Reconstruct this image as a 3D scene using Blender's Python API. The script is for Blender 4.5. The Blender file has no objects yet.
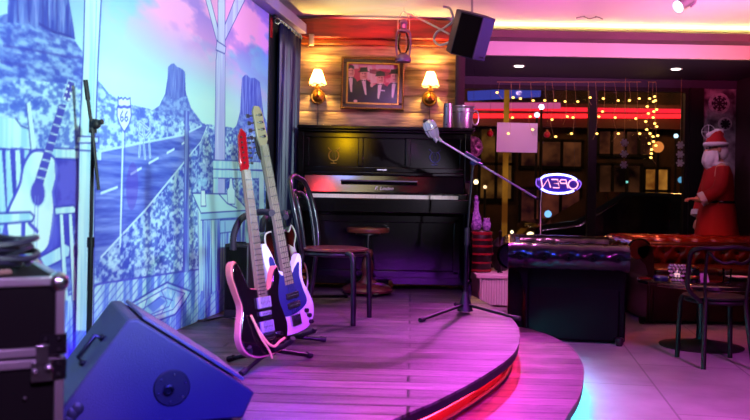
import bpy, bmesh, math, random
import numpy as np
from mathutils import Vector, Matrix, Euler
R = math.radians
random.seed(7)
S = bpy.context.scene
COL = S.collection
# ------------------------------------------------------------------ camera model (750x420 frame)
F = 843.0; RHO = 0.018; CX, CY = 375.0, 192.0; H = 1.12
CR, SR = math.cos(RHO), math.sin(RHO)
def ray(px, py):
    u, v = px - CX, py - CY
    return (u*CR + v*SR)/F, (-u*SR + v*CR)/F
def P(px, py, d):
    a, b = ray(px, py); return Vector((a*d, d, H - b*d))
def G(px, py, z):
    a, b = ray(px, py); d = (H - z)/b; return Vector((a*d, d, z))
XW0, WS = -1.9164, 0.160                       # left wall: X = XW0 + WS*Y
def wallx(y): return XW0 + WS*y
WA = math.atan(WS)
def onwall(px, py):
    a, b = ray(px, py); y = XW0/(a - WS); return y, H - b*y
STG = 0.30                                     # stage height
# ------------------------------------------------------------------ objects
def tag(o, label=None, cat=None, group=None, kind=None):
    if label: o['label'] = label
    if cat: o['category'] = cat
    if group: o['group'] = group
    if kind: o['kind'] = kind
    return o
def thing(name, label, cat, loc=(0, 0, 0), rz=0, group=None, rot=None):
    o = bpy.data.objects.new(name, None); COL.objects.link(o)
    o.empty_display_size = 0.1
    o.location = loc
    o.rotation_euler = rot if rot is not None else (0, 0, rz)
    return tag(o, label, cat, group)
class MB:
    def __init__(s, M=None): s.bm = bmesh.new(); s.mi = 0; s.M = M
    def face(s, vs):
        try:
            f = s.bm.faces.new(vs); f.material_index = s.mi; return f
        except ValueError: return None
    def v(s, co):
        co = Vector(co)
        return s.bm.verts.new(s.M @ co if s.M else co)
    def box(s, c, sz, rot=None, top=1.0):
        c = Vector(c); hx, hy, hz = sz[0]/2, sz[1]/2, sz[2]/2
        Rm = Euler(rot).to_matrix() if rot is not None else Matrix.Identity(3)
        vs = [s.v(c + Rm @ Vector((x*hx*(top if z > 0 else 1), y*hy*(top if z > 0 else 1), z*hz)))
              for z in (-1, 1) for x, y in ((-1, -1), (1, -1), (1, 1), (-1, 1))]
        for q in ((3, 2, 1, 0), (4, 5, 6, 7), (0, 1, 5, 4), (1, 2, 6, 5), (2, 3, 7, 6), (3, 0, 4, 7)):
            s.face([vs[i] for i in q])
        return s
    def bar(s, a, b, w, h=None, up=(0, 0, 1)):
        a, b = Vector(a), Vector(b); h = h or w
        t = (b - a).normalized(); up = Vector(up)
        if abs(t.dot(up)) > .98: up = Vector((1, 0, 0))
        x = t.cross(up).normalized()*w/2; y = x.cross(t).normalized()*h/2
        A = [s.v(a + i*x + j*y) for i, j in ((-1, -1), (1, -1), (1, 1), (-1, 1))]
        B = [s.v(b + i*x + j*y) for i, j in ((-1, -1), (1, -1), (1, 1), (-1, 1))]
        s.face(A[::-1]); s.face(B)
        for i in range(4): s.face([A[i], A[(i+1) % 4], B[(i+1) % 4], B[i]])
        return s
    def tube(s, pts, r, n=8, closed=False, flat=1.0):
        pts = [Vector(p) for p in pts]; m = len(pts)
        rs = [float(x) for x in r] if isinstance(r, (list, tuple)) else [r]*m
        rings = []; nrm = None
        for i, p in enumerate(pts):
            if closed: t = pts[(i+1) % m] - pts[i-1]
            else: t = pts[min(i+1, m-1)] - pts[max(i-1, 0)]
            if t.length < 1e-9: t = Vector((0, 0, 1))
            t.normalize()
            if nrm is None:
                nrm = Vector((0, 0, 1)) if abs(t.z) < .9 else Vector((1, 0, 0))
            nrm = (nrm - t*nrm.dot(t))
            if nrm.length < 1e-6: nrm = t.orthogonal()
            nrm.normalize(); bn = t.cross(nrm)
            rings.append([s.v(p + rs[i]*(math.cos(2*math.pi*k/n)*nrm + flat*math.sin(2*math.pi*k/n)*bn)) for k in range(n)])
        for i in range(m if closed else m-1):
            A, B = rings[i], rings[(i+1) % m]
            for k in range(n): s.face([A[k], A[(k+1) % n], B[(k+1) % n], B[k]])
        if not closed: s.face(rings[0][::-1]); s.face(rings[-1])
        return s
    def lathe(s, prof, c=(0, 0, 0), n=24, M=None, ex=1.0, ey=1.0, arc=None):
        c = Vector(c); rings = []
        for r, z in prof:
            ring = []
            for k in range(n):
                a = 2*math.pi*k/n
                p = Vector((max(r, 1e-4)*math.cos(a)*ex, max(r, 1e-4)*math.sin(a)*ey, z))
                ring.append(s.v(c + (M @ p if M else p)))
            rings.append(ring)
        for A, B in zip(rings, rings[1:]):
            for k in range(n): s.face([A[k], A[(k+1) % n], B[(k+1) % n], B[k]])
        s.face(rings[0][::-1]); s.face(rings[-1])
        return s
    def sphere(s, c, r, n=12, M=None):
        r = r if isinstance(r, (tuple, list)) else (r, r, r)
        m = max(4, n//2); c = Vector(c); rings = []
        def pt(x, y, z):
            p = Vector((x*r[0], y*r[1], z*r[2])); return s.v(c + (M @ p if M else p))
        for i in range(1, m):
            th = math.pi*i/m
            rings.append([pt(math.sin(th)*math.cos(2*math.pi*k/n), math.sin(th)*math.sin(2*math.pi*k/n), math.cos(th)) for k in range(n)])
        t, b = pt(0, 0, 1), pt(0, 0, -1)
        for k in range(n):
            s.face([t, rings[0][k], rings[0][(k+1) % n]]); s.face([b, rings[-1][(k+1) % n], rings[-1][k]])
        for A, B in zip(rings, rings[1:]):
            for k in range(n): s.face([A[k], B[k], B[(k+1) % n], A[(k+1) % n]])
        return s
    def prism(s, poly, a, b, ax='z'):
        """poly of 2D points extruded between a and b along axis ax"""
        def mk(p, t):
            return {'z': (p[0], p[1], t), 'y': (p[0], t, p[1]), 'x': (t, p[0], p[1])}[ax]
        A = [s.v(mk(p, a)) for p in poly]; B = [s.v(mk(p, b)) for p in poly]
        s.face(A[::-1]); s.face(B); n = len(poly)
        for i in range(n): s.face([A[i], A[(i+1) % n], B[(i+1) % n], B[i]])
        return s
    def surf(s, fn, nu, nv, cu=False, cv=False):
        g = [[s.v(fn(i/(nu if cu else nu-1), j/(nv if cv else nv-1))) for j in range(nv)] for i in range(nu)]
        for i in range(nu if cu else nu-1):
            for j in range(nv if cv else nv-1):
                s.face([g[i][j], g[(i+1) % nu][j], g[(i+1) % nu][(j+1) % nv], g[i][(j+1) % nv]])
        return g
    def build(s, name, mat, parent=None, bevel=0, smooth=True, ang=38, solid=0, sub=0, seg=2):
        bm = s.bm
        bmesh.ops.recalc_face_normals(bm, faces=bm.faces[:])
        me = bpy.data.meshes.new(name); bm.to_mesh(me); bm.free()
        for m in (mat if isinstance(mat, (list, tuple)) else [mat]): me.materials.append(m)
        if smooth:
            me.polygons.foreach_set('use_smooth', [True]*len(me.polygons))
            me.set_sharp_from_angle(angle=R(ang))
        o = bpy.data.objects.new(name, me); COL.objects.link(o)
        if parent: o.parent = parent
        if solid:
            q = o.modifiers.new('thick', 'SOLIDIFY'); q.thickness = solid; q.offset = 0
        if bevel:
            q = o.modifiers.new('bev', 'BEVEL'); q.width = bevel; q.segments = seg; q.limit_method = 'ANGLE'; q.angle_limit = R(40)
        if sub:
            q = o.modifiers.new('sub', 'SUBSURF'); q.levels = q.render_levels = sub
        return o
def struct(name, mb, mat, parent=None, **k):
    return tag(mb.build(name, mat, parent, **k), kind='structure')
def spline(pts, n=8, closed=False):
    pts = [Vector(p) for p in pts]; m = len(pts); out = []
    for i in range(m if closed else m-1):
        if closed: p0, p1, p2, p3 = pts[i-1], pts[i], pts[(i+1) % m], pts[(i+2) % m]
        else: p0, p1, p2, p3 = pts[max(i-1, 0)], pts[i], pts[i+1], pts[min(i+2, m-1)]
        for k in range(n):
            t = k/n
            out.append(.5*((2*p1) + (p2-p0)*t + (2*p0-5*p1+4*p2-p3)*t*t + (3*p1-p0-3*p2+p3)*t**3))
    if not closed: out.append(pts[-1])
    return out
# ------------------------------------------------------------------ materials
def lin(c):
    return tuple((x/12.92 if x <= .04045 else ((x+.055)/1.055)**2.4) for x in c[:3])
def rgb(h): return tuple(int(h[i:i+2], 16)/255 for i in (0, 2, 4))
def col4(c):
    if isinstance(c, str): c = lin(rgb(c))
    return (*c[:3], 1)
def mat(name, c, rough=.5, metal=0, var=.12, scale=8, bump=0, bscale=60, spec=.5, coat=0, c2=None, stretch=(1, 1, 1), sheen=0):
    m = bpy.data.materials.new(name); m.use_nodes = True
    nt = m.node_tree; N = nt.nodes; L = nt.links; b = N['Principled BSDF']
    tc = N.new('ShaderNodeTexCoord'); mp = N.new('ShaderNodeMapping'); mp.inputs['Scale'].default_value = stretch
    L.new(tc.outputs['Object'], mp.inputs['Vector'])
    nz = N.new('ShaderNodeTexNoise'); nz.inputs['Scale'].default_value = scale; nz.inputs['Detail'].default_value = 5
    L.new(mp.outputs['Vector'], nz.inputs['Vector'])
    mx = N.new('ShaderNodeMix'); mx.data_type = 'RGBA'
    c = col4(c)
    d = col4(c2) if c2 else (*[x*(1-var) for x in c[:3]], 1)
    e = c if c2 else (*[min(1, x*(1+var)) for x in c[:3]], 1)
    mx.inputs[6].default_value = d; mx.inputs[7].default_value = e
    if c2:
        rp = N.new('ShaderNodeValToRGB'); rp.color_ramp.elements[0].position = .35; rp.color_ramp.elements[1].position = .65
        L.new(nz.outputs['Fac'], rp.inputs['Fac']); L.new(rp.outputs['Color'], mx.inputs[0])
    else: L.new(nz.outputs['Fac'], mx.inputs[0])
    L.new(mx.outputs[2], b.inputs['Base Color'])
    b.inputs['Roughness'].default_value = rough; b.inputs['Metallic'].default_value = metal
    b.inputs['Specular IOR Level'].default_value = spec
    b.inputs['Coat Weight'].default_value = coat
    if sheen: b.inputs['Sheen Weight'].default_value = sheen
    if bump:
        n2 = N.new('ShaderNodeTexNoise'); n2.inputs['Scale'].default_value = bscale; n2.inputs['Detail'].default_value = 4
        L.new(mp.outputs['Vector'], n2.inputs['Vector'])
        bp = N.new('ShaderNodeBump'); bp.inputs['Strength'].default_value = bump; bp.inputs['Distance'].default_value = .01
        L.new(n2.outputs['Fac'], bp.inputs['Height']); L.new(bp.outputs['Normal'], b.inputs['Normal'])
    return m
def emit(name, c, st):
    m = bpy.data.materials.new(name); m.use_nodes = True
    N = m.node_tree.nodes; N.clear()
    o = N.new('ShaderNodeOutputMaterial'); e = N.new('ShaderNodeEmission')
    e.inputs['Color'].default_value = col4(c); e.inputs['Strength'].default_value = st
    m.node_tree.links.new(e.outputs[0], o.inputs[0]); return m
def emit_noise(name, c1, c2, st, scale=3, stretch=(1, 1, 1)):
    m = emit(name, c1, st); N = m.node_tree.nodes; L = m.node_tree.links; e = N['Emission']
    tc = N.new('ShaderNodeTexCoord'); mp = N.new('ShaderNodeMapping'); mp.inputs['Scale'].default_value = stretch; nz = N.new('ShaderNodeTexNoise'); nz.inputs['Scale'].default_value = scale; nz.inputs['Detail'].default_value = 4
    rp = N.new('ShaderNodeValToRGB'); rp.color_ramp.elements[0].position = .42; rp.color_ramp.elements[1].position = .68
    rp.color_ramp.elements[0].color = col4(c2); rp.color_ramp.elements[1].color = col4(c1)
    L.new(tc.outputs['Object'], mp.inputs[0]); L.new(mp.outputs[0], nz.inputs['Vector']); L.new(nz.outputs['Fac'], rp.inputs[0]); L.new(rp.outputs[0], e.inputs['Color']); return m
def glass(name, tint=(1, 1, 1), rough=.02, refl=.5):
    m = bpy.data.materials.new(name); m.use_nodes = True
    N = m.node_tree.nodes; L = m.node_tree.links; N.clear()
    o = N.new('ShaderNodeOutputMaterial'); t = N.new('ShaderNodeBsdfTransparent'); g = N.new('ShaderNodeBsdfGlossy')
    t.inputs['Color'].default_value = (*tint, 1); g.inputs['Roughness'].default_value = rough
    f = N.new('ShaderNodeFresnel'); f.inputs['IOR'].default_value = 1.45
    k = N.new('ShaderNodeMath'); k.operation = 'MULTIPLY'; k.inputs[1].default_value = refl
    L.new(f.outputs[0], k.inputs[0])
    x = N.new('ShaderNodeMixShader'); L.new(k.outputs[0], x.inputs[0]); L.new(t.outputs[0], x.inputs[1]); L.new(g.outputs[0], x.inputs[2])
    L.new(x.outputs[0], o.inputs[0]); return m
def attr_mat(name, rough=.6, bump=.0):
    m = bpy.data.materials.new(name); m.use_nodes = True
    N = m.node_tree.nodes; L = m.node_tree.links; b = N['Principled BSDF']
    a = N.new('ShaderNodeAttribute'); a.attribute_name = 'paint'
    L.new(a.outputs['Color'], b.inputs['Base Color']); b.inputs['Roughness'].default_value = rough
    b.inputs['Specular IOR Level'].default_value = .25
    return m
def plank_mat(name, c1, c2, gap, plen, pw, rough, ang=0, bump=.3, gscale=3, wear=None):
    """planks running along local X"""
    m = bpy.data.materials.new(name); m.use_nodes = True
    N = m.node_tree.nodes; L = m.node_tree.links; b = N['Principled BSDF']
    tc = N.new('ShaderNodeTexCoord'); mp = N.new('ShaderNodeMapping'); mp.inputs['Rotation'].default_value = (0, 0, ang)
    L.new(tc.outputs['Object'], mp.inputs['Vector'])
    br = N.new('ShaderNodeTexBrick'); br.inputs['Scale'].default_value = 1
    br.inputs['Brick Width'].default_value = plen; br.inputs['Row Height'].default_value = pw
    br.inputs['Mortar Size'].default_value = .007; br.inputs['Mortar Smooth'].default_value = .3
    br.inputs['Color1'].default_value = col4(c1); br.inputs['Color2'].default_value = col4(c2); br.inputs['Mortar'].default_value = col4(gap)
    br.offset = .37
    L.new(mp.outputs['Vector'], br.inputs['Vector'])
    m2 = N.new('ShaderNodeMapping'); m2.inputs['Scale'].default_value = (1.2, 22, 6); L.new(mp.outputs['Vector'], m2.inputs['Vector'])
    nz = N.new('ShaderNodeTexNoise'); nz.inputs['Scale'].default_value = gscale; nz.inputs['Detail'].default_value = 7; nz.inputs['Roughness'].default_value = .65
    L.new(m2.outputs['Vector'], nz.inputs['Vector'])
    rp = N.new('ShaderNodeValToRGB'); e = rp.color_ramp.elements
    e[0].position = .36; e[0].color = (.22, .2, .2, 1); e[1].position = .64; e[1].color = (1.35, 1.3, 1.25, 1)
    L.new(nz.outputs['Fac'], rp.inputs['Fac'])
    mx = N.new('ShaderNodeMix'); mx.data_type = 'RGBA'; mx.blend_type = 'MULTIPLY'; mx.inputs[0].default_value = .85
    L.new(br.outputs['Color'], mx.inputs[6]); L.new(rp.outputs['Color'], mx.inputs[7])
    out = mx.outputs[2]
    n3 = N.new('ShaderNodeTexNoise'); n3.inputs['Scale'].default_value = 2.3; n3.inputs['Detail'].default_value = 6; L.new(mp.outputs['Vector'], n3.inputs['Vector'])
    if wear:
        r3 = N.new('ShaderNodeValToRGB'); r3.color_ramp.elements[0].position = .5; r3.color_ramp.elements[1].position = .72
        L.new(n3.outputs['Fac'], r3.inputs['Fac'])
        mw = N.new('ShaderNodeMix'); mw.data_type = 'RGBA'; L.new(r3.outputs['Color'], mw.inputs[0])
        L.new(out, mw.inputs[6]); mw.inputs[7].default_value = col4(wear); out = mw.outputs[2]
    n4 = N.new('ShaderNodeTexNoise'); n4.inputs['Scale'].default_value = 1.5; n4.inputs['Detail'].default_value = 9; n4.inputs['Roughness'].default_value = .7
    m4 = N.new('ShaderNodeMapping'); m4.inputs['Scale'].default_value = (.7, 2.2, 1); L.new(mp.outputs['Vector'], m4.inputs['Vector']); L.new(m4.outputs['Vector'], n4.inputs['Vector'])
    r4 = N.new('ShaderNodeValToRGB'); r4.color_ramp.elements[0].position = .40; r4.color_ramp.elements[0].color = (.30, .27, .26, 1); r4.color_ramp.elements[1].position = .60; r4.color_ramp.elements[1].color = (1.15, 1.12, 1.12, 1)
    L.new(n4.outputs['Fac'], r4.inputs['Fac'])
    mq = N.new('ShaderNodeMix'); mq.data_type = 'RGBA'; mq.blend_type = 'MULTIPLY'; mq.inputs[0].default_value = .9; L.new(out, mq.inputs[6]); L.new(r4.outputs['Color'], mq.inputs[7]); out = mq.outputs[2]
    L.new(out, b.inputs['Base Color'])
    rr = N.new('ShaderNodeMapRange'); rr.inputs['To Min'].default_value = rough-.12; rr.inputs['To Max'].default_value = rough+.2
    L.new(n3.outputs['Fac'], rr.inputs['Value']); L.new(rr.outputs[0], b.inputs['Roughness'])
    bp = N.new('ShaderNodeBump'); bp.inputs['Strength'].default_value = bump; bp.inputs['Distance'].default_value = .006
    ad = N.new('ShaderNodeMath'); ad.operation = 'SUBTRACT'; L.new(nz.outputs['Fac'], ad.inputs[0]); L.new(br.outputs['Fac'], ad.inputs[1])
    L.new(ad.outputs[0], bp.inputs['Height']); L.new(bp.outputs['Normal'], b.inputs['Normal'])
    return m
M = dict(
    black=mat('black_gloss', '0b0b0c', .18, var=.3, coat=.3), blackm=mat('black_matte', '101011', .55, var=.3, bump=.1),
    blackmetal=mat('black_metal', '16161a', .38, .6), chrome=mat('chrome', 'd8d8de', .16, 1, var=.05), alu=mat('aluminium', 'b9b7bd', .32, .85, bump=.05),
    silver=mat('satin_silver', 'ccd0dc', .33, .55, var=.05),
    brass=mat('aged_brass', 'a8742c', .3, .9, var=.3), gold=mat('gilt', 'b98a3a', .35, .8, var=.35, scale=30),
    white=mat('white_paint', 'd9d6d4', .45, var=.04), ply=mat('case_board', '070707', .8, spec=.12, bump=.15, bscale=200),
    wedge=mat('monitor_paint', '2c2c3a', .55, var=.15, bump=.25, bscale=220), wedge_top=mat('monitor_grille', '55555e', .5, bump=.5, bscale=400),
    curtain=mat('curtain_velvet', '0b0f38', .4, var=.3), maple=mat('maple', '80745c', .35, var=.08, stretch=(20, 20, 2)),
    rosewood=mat('rosewood', '2a1712', .4), redpaint=mat('red_lacquer', '840a16', .2, coat=.6, var=.05), pinkwood=mat('pink_wood_edge', 'c9706c', .3, coat=.4, stretch=(2, 2, 18)),
    whitepaint=mat('white_lacquer', 'd8dbe0', .18, coat=.6, var=.03), sunburst=mat('dark_sunburst', '4a120c', .15, coat=.7, c2='120606', scale=3),
    nickel=mat('nickel', 'b0b2ba', .25, 1), darkwood=mat('dark_chair_wood', '140c10', .3, coat=.2, var=.3), seatwood=mat('seat_wood', '5c2a22', .28, coat=.5, var=.25, scale=20),
    leather=mat('black_leather', '050507', .4, spec=.09, bump=.1, bscale=180, var=.3), litblack=mat('black_leather_lit', '0a0a10', .22, spec=.5, coat=.2, var=.3), litred=mat('oxblood_leather_lit', '64180a', .2, spec=.8, coat=.3, var=.3), ebony=mat('ebonised_wood', '0b0809', .5, spec=.2), redleather=mat('oxblood_leather', '340c07', .32, spec=.25, bump=.12, bscale=180, var=.3),  # roll leathers are lit copies, highlights put into lighter colour and gloss
    ivory=mat('ivory', 'd8d2c4', .3, var=.03), canvas=mat('print', 'c0a0a0', .5), santared=mat('red_felt', 'a00810', .85, var=.2), fur=mat('white_fur', 'd8d0d6', .95, bump=.8, bscale=120, var=.1),
    skin=mat('skin', 'c48a70', .5, var=.05), plaster=mat('ceiling_plaster', 'd4cfcc', .8, var=.03), soffit=mat('soffit_paint', '1a1a34', .6, var=.1),
    facepaint=mat('bulkhead_paint', 'b9b2b5', .7, var=.04), darkwall=mat('dark_wall', '3a2030', .75, var=.12, bump=.1), paper=mat('paper', 'd8c2d0', .7, var=.02),
    radiator=mat('radiator_enamel', 'dcd8d8', .3, var=.02), foam=mat('black_foam', '0d0d14', .7, bump=.2), cable=mat('black_cable', '0c0c0e', .5), wcable=mat('white_cable', 'dcd8d2', .5),
    tin=mat('lantern_tin', '8c6a9a', .35, .8, var=.3), glassy=glass('clear_glass', (.95, .95, .95), .05, 1.6), pane=glass('window_glass', (.93, .93, .95), .01, .2),
    purple=mat('purple_glass', '5a3a86', .15, coat=.8, c2='a88ad0', scale=40), bandred=mat('dark_red_band', '7a1420', .4), bandblk=mat('dark_band', '18090c', .4),
    frost=mat('frost_spray', 'b5aab5', .9, c2='3a3038', scale=6), flake=mat('snowflake_plastic', 'e0dce4', .4), red=mat('red_plastic', '9a1014', .3),
    street=mat('asphalt', '1c1a1a', .5, bump=.3), brick=mat('street_wall', '4a2c1c', .8, c2='1a0f0b', scale=2.5),
    pinkglit=mat('pink_glitter', 'b07aa0', .35, .3, c2='5a3050', scale=60),
)
# ------------------------------------------------------------------ camera
cam = bpy.data.objects.new('camera', bpy.data.cameras.new('camera')); COL.objects.link(cam)
cam.data.sensor_width = 36; cam.data.lens = F/750*36; cam.data.shift_y = -(210-CY)/750
cam.matrix_world = Matrix(((CR, -SR, 0, 0), (0, 0, -1, 0), (SR, CR, 0, H), (0, 0, 0, 1)))
cam.data.clip_start = .05; S.camera = cam
cam.data.dof.use_dof = True; cam.data.dof.focus_distance = 6.0; cam.data.dof.aperture_fstop = 3.0
S.view_settings.view_transform = 'Standard'; S.view_settings.look = 'None'; S.view_settings.gamma = 1; S.view_settings.exposure = 0
S.view_settings.use_curve_mapping = False

# ------------------------------------------------------------------ room shell
ZC = 2.67; YB = 7.5; YW = 9.2; XR = 3.92
def tile_mat():
    m = mat('concrete_tiles', '92868f', .45, var=.5, scale=3.2, bump=.12, bscale=18)
    N = m.node_tree.nodes; L = m.node_tree.links; b = N['Principled BSDF']
    mp = N.new('ShaderNodeMapping'); mp.inputs['Rotation'].default_value = (0, 0, WA-math.pi/2); mp.inputs['Location'].default_value = (0, .22, 0)
    L.new(N['Texture Coordinate'].outputs['Object'], mp.inputs['Vector'])
    br = N.new('ShaderNodeTexBrick'); br.inputs['Brick Width'].default_value = 1.3; br.inputs['Row Height'].default_value = .65
    br.inputs['Scale'].default_value = 1; br.inputs['Mortar Size'].default_value = .006; br.inputs['Color1'].default_value = (1, 1, 1, 1)
    br.inputs['Color2'].default_value = (.86, .86, .86, 1); br.inputs['Mortar'].default_value = (.45, .45, .45, 1)
    L.new(mp.outputs[0], br.inputs['Vector'])
    old = b.inputs['Base Color'].links[0].from_socket
    mx = N.new('ShaderNodeMix'); mx.data_type = 'RGBA'; mx.blend_type = 'MULTIPLY'; mx.inputs[0].default_value = 1
    L.new(old, mx.inputs[6]); L.new(br.outputs['Color'], mx.inputs[7]); L.new(mx.outputs[2], b.inputs['Base Color'])
    return m
mb = MB(); mb.box((.8, 4.2, -.05), (7.2, 10.4, .1)); struct('floor', mb, tile_mat(), smooth=False)
mb = MB(); mb.box((.8, 4.2, ZC+.05), (7.2, 10.4, .1)); struct('ceiling', mb, M['plaster'], smooth=False)
mb = MB(); mb.prism([(wallx(-1), -1), (wallx(-1)-.15, -1), (wallx(YB+.2)-.15, YB+.2), (wallx(YB+.2), YB+.2)], 0, ZC)
struct('wall_left', mb, mat('left_wall_paint', 'b8b0c4', .7), smooth=False)
# wooden back wall: horizontal half-round boards
def log_mat():
    m = mat('wall_logs', 'dcb47c', .5, var=.3, scale=3.2, bump=.5, bscale=14, c2='6e4a30', stretch=(.8, 1, 7))
    return m
XE = .695; x0 = wallx(YB)-.02
mb = MB(); zs = [STG-.1]; 
while zs[-1] < 2.36: zs.append(zs[-1]+.148)
prof = []
for z in zs[:-1]:
    for t in (0, .04, .12, .3, .5, .7, .88, .96):
        prof.append((YB - .014*math.sin(math.pi*t)**.5, z+.148*t))
prof += [(YB, zs[-1]), (YB+.12, zs[-1]), (YB+.12, zs[0])]
mb.prism(prof, x0, XE, 'x'); struct('wall_back', mb, log_mat())
zt = zs[-1]
mb = MB(); mb.box(((x0+XE)/2, YB+.03, (zt+2.47)/2), (XE-x0, .12, 2.47-zt)); struct('trim_1', mb, mat('lower_beam', '9a4e18', .5, c2='54260e', stretch=(1, 1, 8), scale=3, bump=.3, bscale=20), bevel=.008)
mb = MB(); mb.box(((x0+XE)/2, YB-.005, 2.555), (XE-x0, .17, .17)); struct('trim_2', mb, mat('upper_beam', '86180f', .5, c2='4a0e0a', stretch=(1, 1, 8), scale=3, bump=.3, bscale=20), bevel=.012)
mb = MB(); mb.box(((x0+XE)/2, YB+.05, ZC-.015), (XE-x0, .1, .05)); struct('trim_3', mb, M['plaster'])
mb = MB(); mb.box((XE+.012, YB+.03, 1.35), (.024, .2, 2.02)); struct('trim_4', mb, mat('edge_post', '15101a', .5))
mb = MB(); mb.box((XE+.05, (YB+YW)/2+.08, ZC/2), (.1, YW-YB-.1, ZC)); struct('wall_alcove', mb, M['darkwall'], smooth=False)
# pelmet along left wall
mb = MB(); mb.prism([(wallx(1)+.0, 1), (wallx(YB)+0, YB-.03), (wallx(YB)+.10, YB-.03), (wallx(1)+.10, 1)], 2.50, 2.585)
struct('trim_5', mb, mat('pelmet', '8a7aa8', .5), bevel=.006)
# recess shade painted as a black strip between mural and curtain
mb = MB(); mb.prism([(wallx(6.605)+.002, 6.605), (wallx(7.46)+.002, 7.46), (wallx(7.46)+.012, 7.46), (wallx(6.605)+.012, 6.605)], STG, 2.5)
struct('trim_6', mb, mat('dark_gap', '121018', .6), smooth=False)
# bulkhead: cove lip, recessed face, soffit
mb = MB(); mb.box(((XE+XR+.2)/2, 7.66, 2.562), (XR+.2-XE, .20, .07)); struct('trim_7', mb, mat('cove_lip', '4a2838', .6), bevel=.004)
mb = MB(); mb.box(((XE+XR+.2)/2, 7.80, 2.47), (XR+.2-XE, .08, .14)); struct('trim_8', mb, M['facepaint'])
mb = MB(); mb.box(((XE+XR+.2)/2, (7.80+YW+.1)/2, 2.44), (XR+.2-XE, YW+.1-7.80, .08)); struct('ceiling_soffit', mb, M['soffit'], smooth=False)
# right wall and window wall
mb = MB(); mb.box((XR+.1, 4.2, ZC/2), (.2, 10.4, ZC)); struct('wall_right', mb, M['darkwall'], smooth=False)
LEDGE = .32; ZT = 2.31
mb = MB(); mb.box(((XE+XR)/2, YW+.05, LEDGE/2), (XR-XE, .14, LEDGE)); struct('wall_window', mb, M['white'])
mb = MB(); mb.box(((XE+XR)/2, YW+.05, (ZT+2.42)/2), (XR-XE, .14, 2.42-ZT)); struct('wall_window_head', mb, M['soffit'])
mb = MB(); mb.box(((1.02+XR)/2, 8.78, LEDGE-.02), (XR-1.02, .86, .04)); 
struct('window_sill', mb, mat('ledge_paint', 'd4c4cc', .4), bevel=.008)
mb = MB(); mb.box(((1.05+XR)/2, 8.82, (LEDGE-.04)/2), (XR-1.05, .78, LEDGE-.04)); struct('trim_9', mb, mat('ledge_front', 'c8b4be', .5))
fr = mat('window_frame', '0a080a', .5, spec=.2)
xm = P(590, 150, YW).x; xr_ = P(692, 150, YW).x
def window(name, xa, xb):
    mb = MB(); w = .045
    for x in (xa+w/2, xb-w/2): mb.box((x, YW, (LEDGE+ZT)/2), (w, .07, ZT-LEDGE))
    for z in (LEDGE+w/2, ZT-w/2): mb.box(((xa+xb)/2, YW, z), (xb-xa-2*w, .07, w))
    o = struct(name, mb, fr)
    mb = MB(); mb.box(((xa+xb)/2, YW, (LEDGE+ZT)/2), (xb-xa-2*w, .008, ZT-LEDGE-2*w)); struct('window_pane', mb, M['pane'], o, smooth=False)
window('window_1', XE+.1, xm+.02); window('window_2', xm+.02, xr_-.05)
mb = MB(); mb.box(((xr_-.05+xr_+.1)/2, YW, (LEDGE+ZT)/2), (.15, .12, ZT-LEDGE)); struct('trim_10', mb, fr)
# frosted end panel behind the figure
mb = MB(); mb.box(((xr_+.1+XR)/2, YW+.02, (LEDGE+ZT)/2), (XR-xr_-.1, .05, ZT-LEDGE)); struct('wall_panel', mb, M['frost'])

# ------------------------------------------------------------------ stage
edge = [(-1.75, .75), (-1.2, 1.25), (-.62, 1.92), (-.22, 2.5), (.09, 3.06), (.28, 3.37), (.525, 3.85), (.73, 4.35), (.855, 4.89), (.915, 5.4), (.91, 5.86), (.86, 6.35), (.80, 6.81), (.80, 7.45)]
edge = [(p.x, p.y) for p in spline([(x, y, 0) for x, y in edge], 6)]
def inset(e, d):
    out = []
    for i, p in enumerate(e):
        a, b = Vector(e[max(i-1, 0)]), Vector(e[min(i+1, len(e)-1)])
        t = (b-a).normalized(); out.append((p[0]-t.y*d, p[1]+t.x*d))
    return out
def left_side(): return [(wallx(7.45)+.002, 7.45), (wallx(.7)+.002, .7)]
deckm = plank_mat('stage_boards', '8c7a82', '3e3038', '050204', 2.6, .135, .32, ang=R(2.5), bump=1.0, wear='74666c')
st = thing('stage', 'raised corner stage of worn wooden boards with a curved front edge', 'stage', (0, 0, 0))
mb = MB(); mb.prism(left_side()+edge, STG-.012, STG); mb.build('deck', deckm, st, smooth=False)
mb = MB(); mb.prism(left_side()+inset(edge, .004), STG-.05, STG-.012)
mb.build('rim', mat('stage_rim', '17121a', .5), st, smooth=False)
ie = inset(edge, .09)
mb = MB()
A = [mb.v((*p, 0)) for p in ie]; B = [mb.v((*p, STG-.05)) for p in ie]
for i in range(len(ie)-1): mb.face([A[i], A[i+1], B[i+1], B[i]])
mb.build('riser', mat('stage_riser', '8a3038', .6), st, solid=.02)
mb = MB(); mb.tube([(*p, STG-.062) for p in inset(edge, .03)], .006, 6); mb.build('light_strip', emit('red_led', (1, .02, .08), 40), st)
mb = MB(); mb.tube([(*p, .172) for p in inset(edge, .045)], .012, 6); mb.build('edge_cable', M['blackm'], st)
STP = .15
se = [(.16, 2.0), (.52, 2.75), (.853, 3.68), (1.02, 4.12), (1.17, 4.64), (1.25, 5.10), (1.27, 5.5), (1.225, 5.85), (1.13, 6.12)]
se = [(p.x, p.y) for p in spline([(x, y, 0) for x, y in se], 6)]
sp = thing('stage_step', 'lower curved wooden step wrapped around the front of the stage', 'step', (0, 0, 0))
inner = [(p[0], p[1]) for p in inset(edge, .068) if 2.0 < p[1] < 6.5][::-1]
mb = MB(); mb.prism(se+[(.95, 6.3)]+inner, STP-.012, STP)
mb.build('deck', plank_mat('step_boards', '7e6c74', '3a2e36', '050204', 1.9, .14, .42, ang=R(2.5), bump=.6, wear='9a888e'), sp, smooth=False)
mb = MB(); mb.prism(inset(se, .004)+[(.95, 6.296)]+inner, STP-.05, STP-.012); mb.build('rim', mat('step_rim', '17121a', .5), sp, smooth=False)
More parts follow.
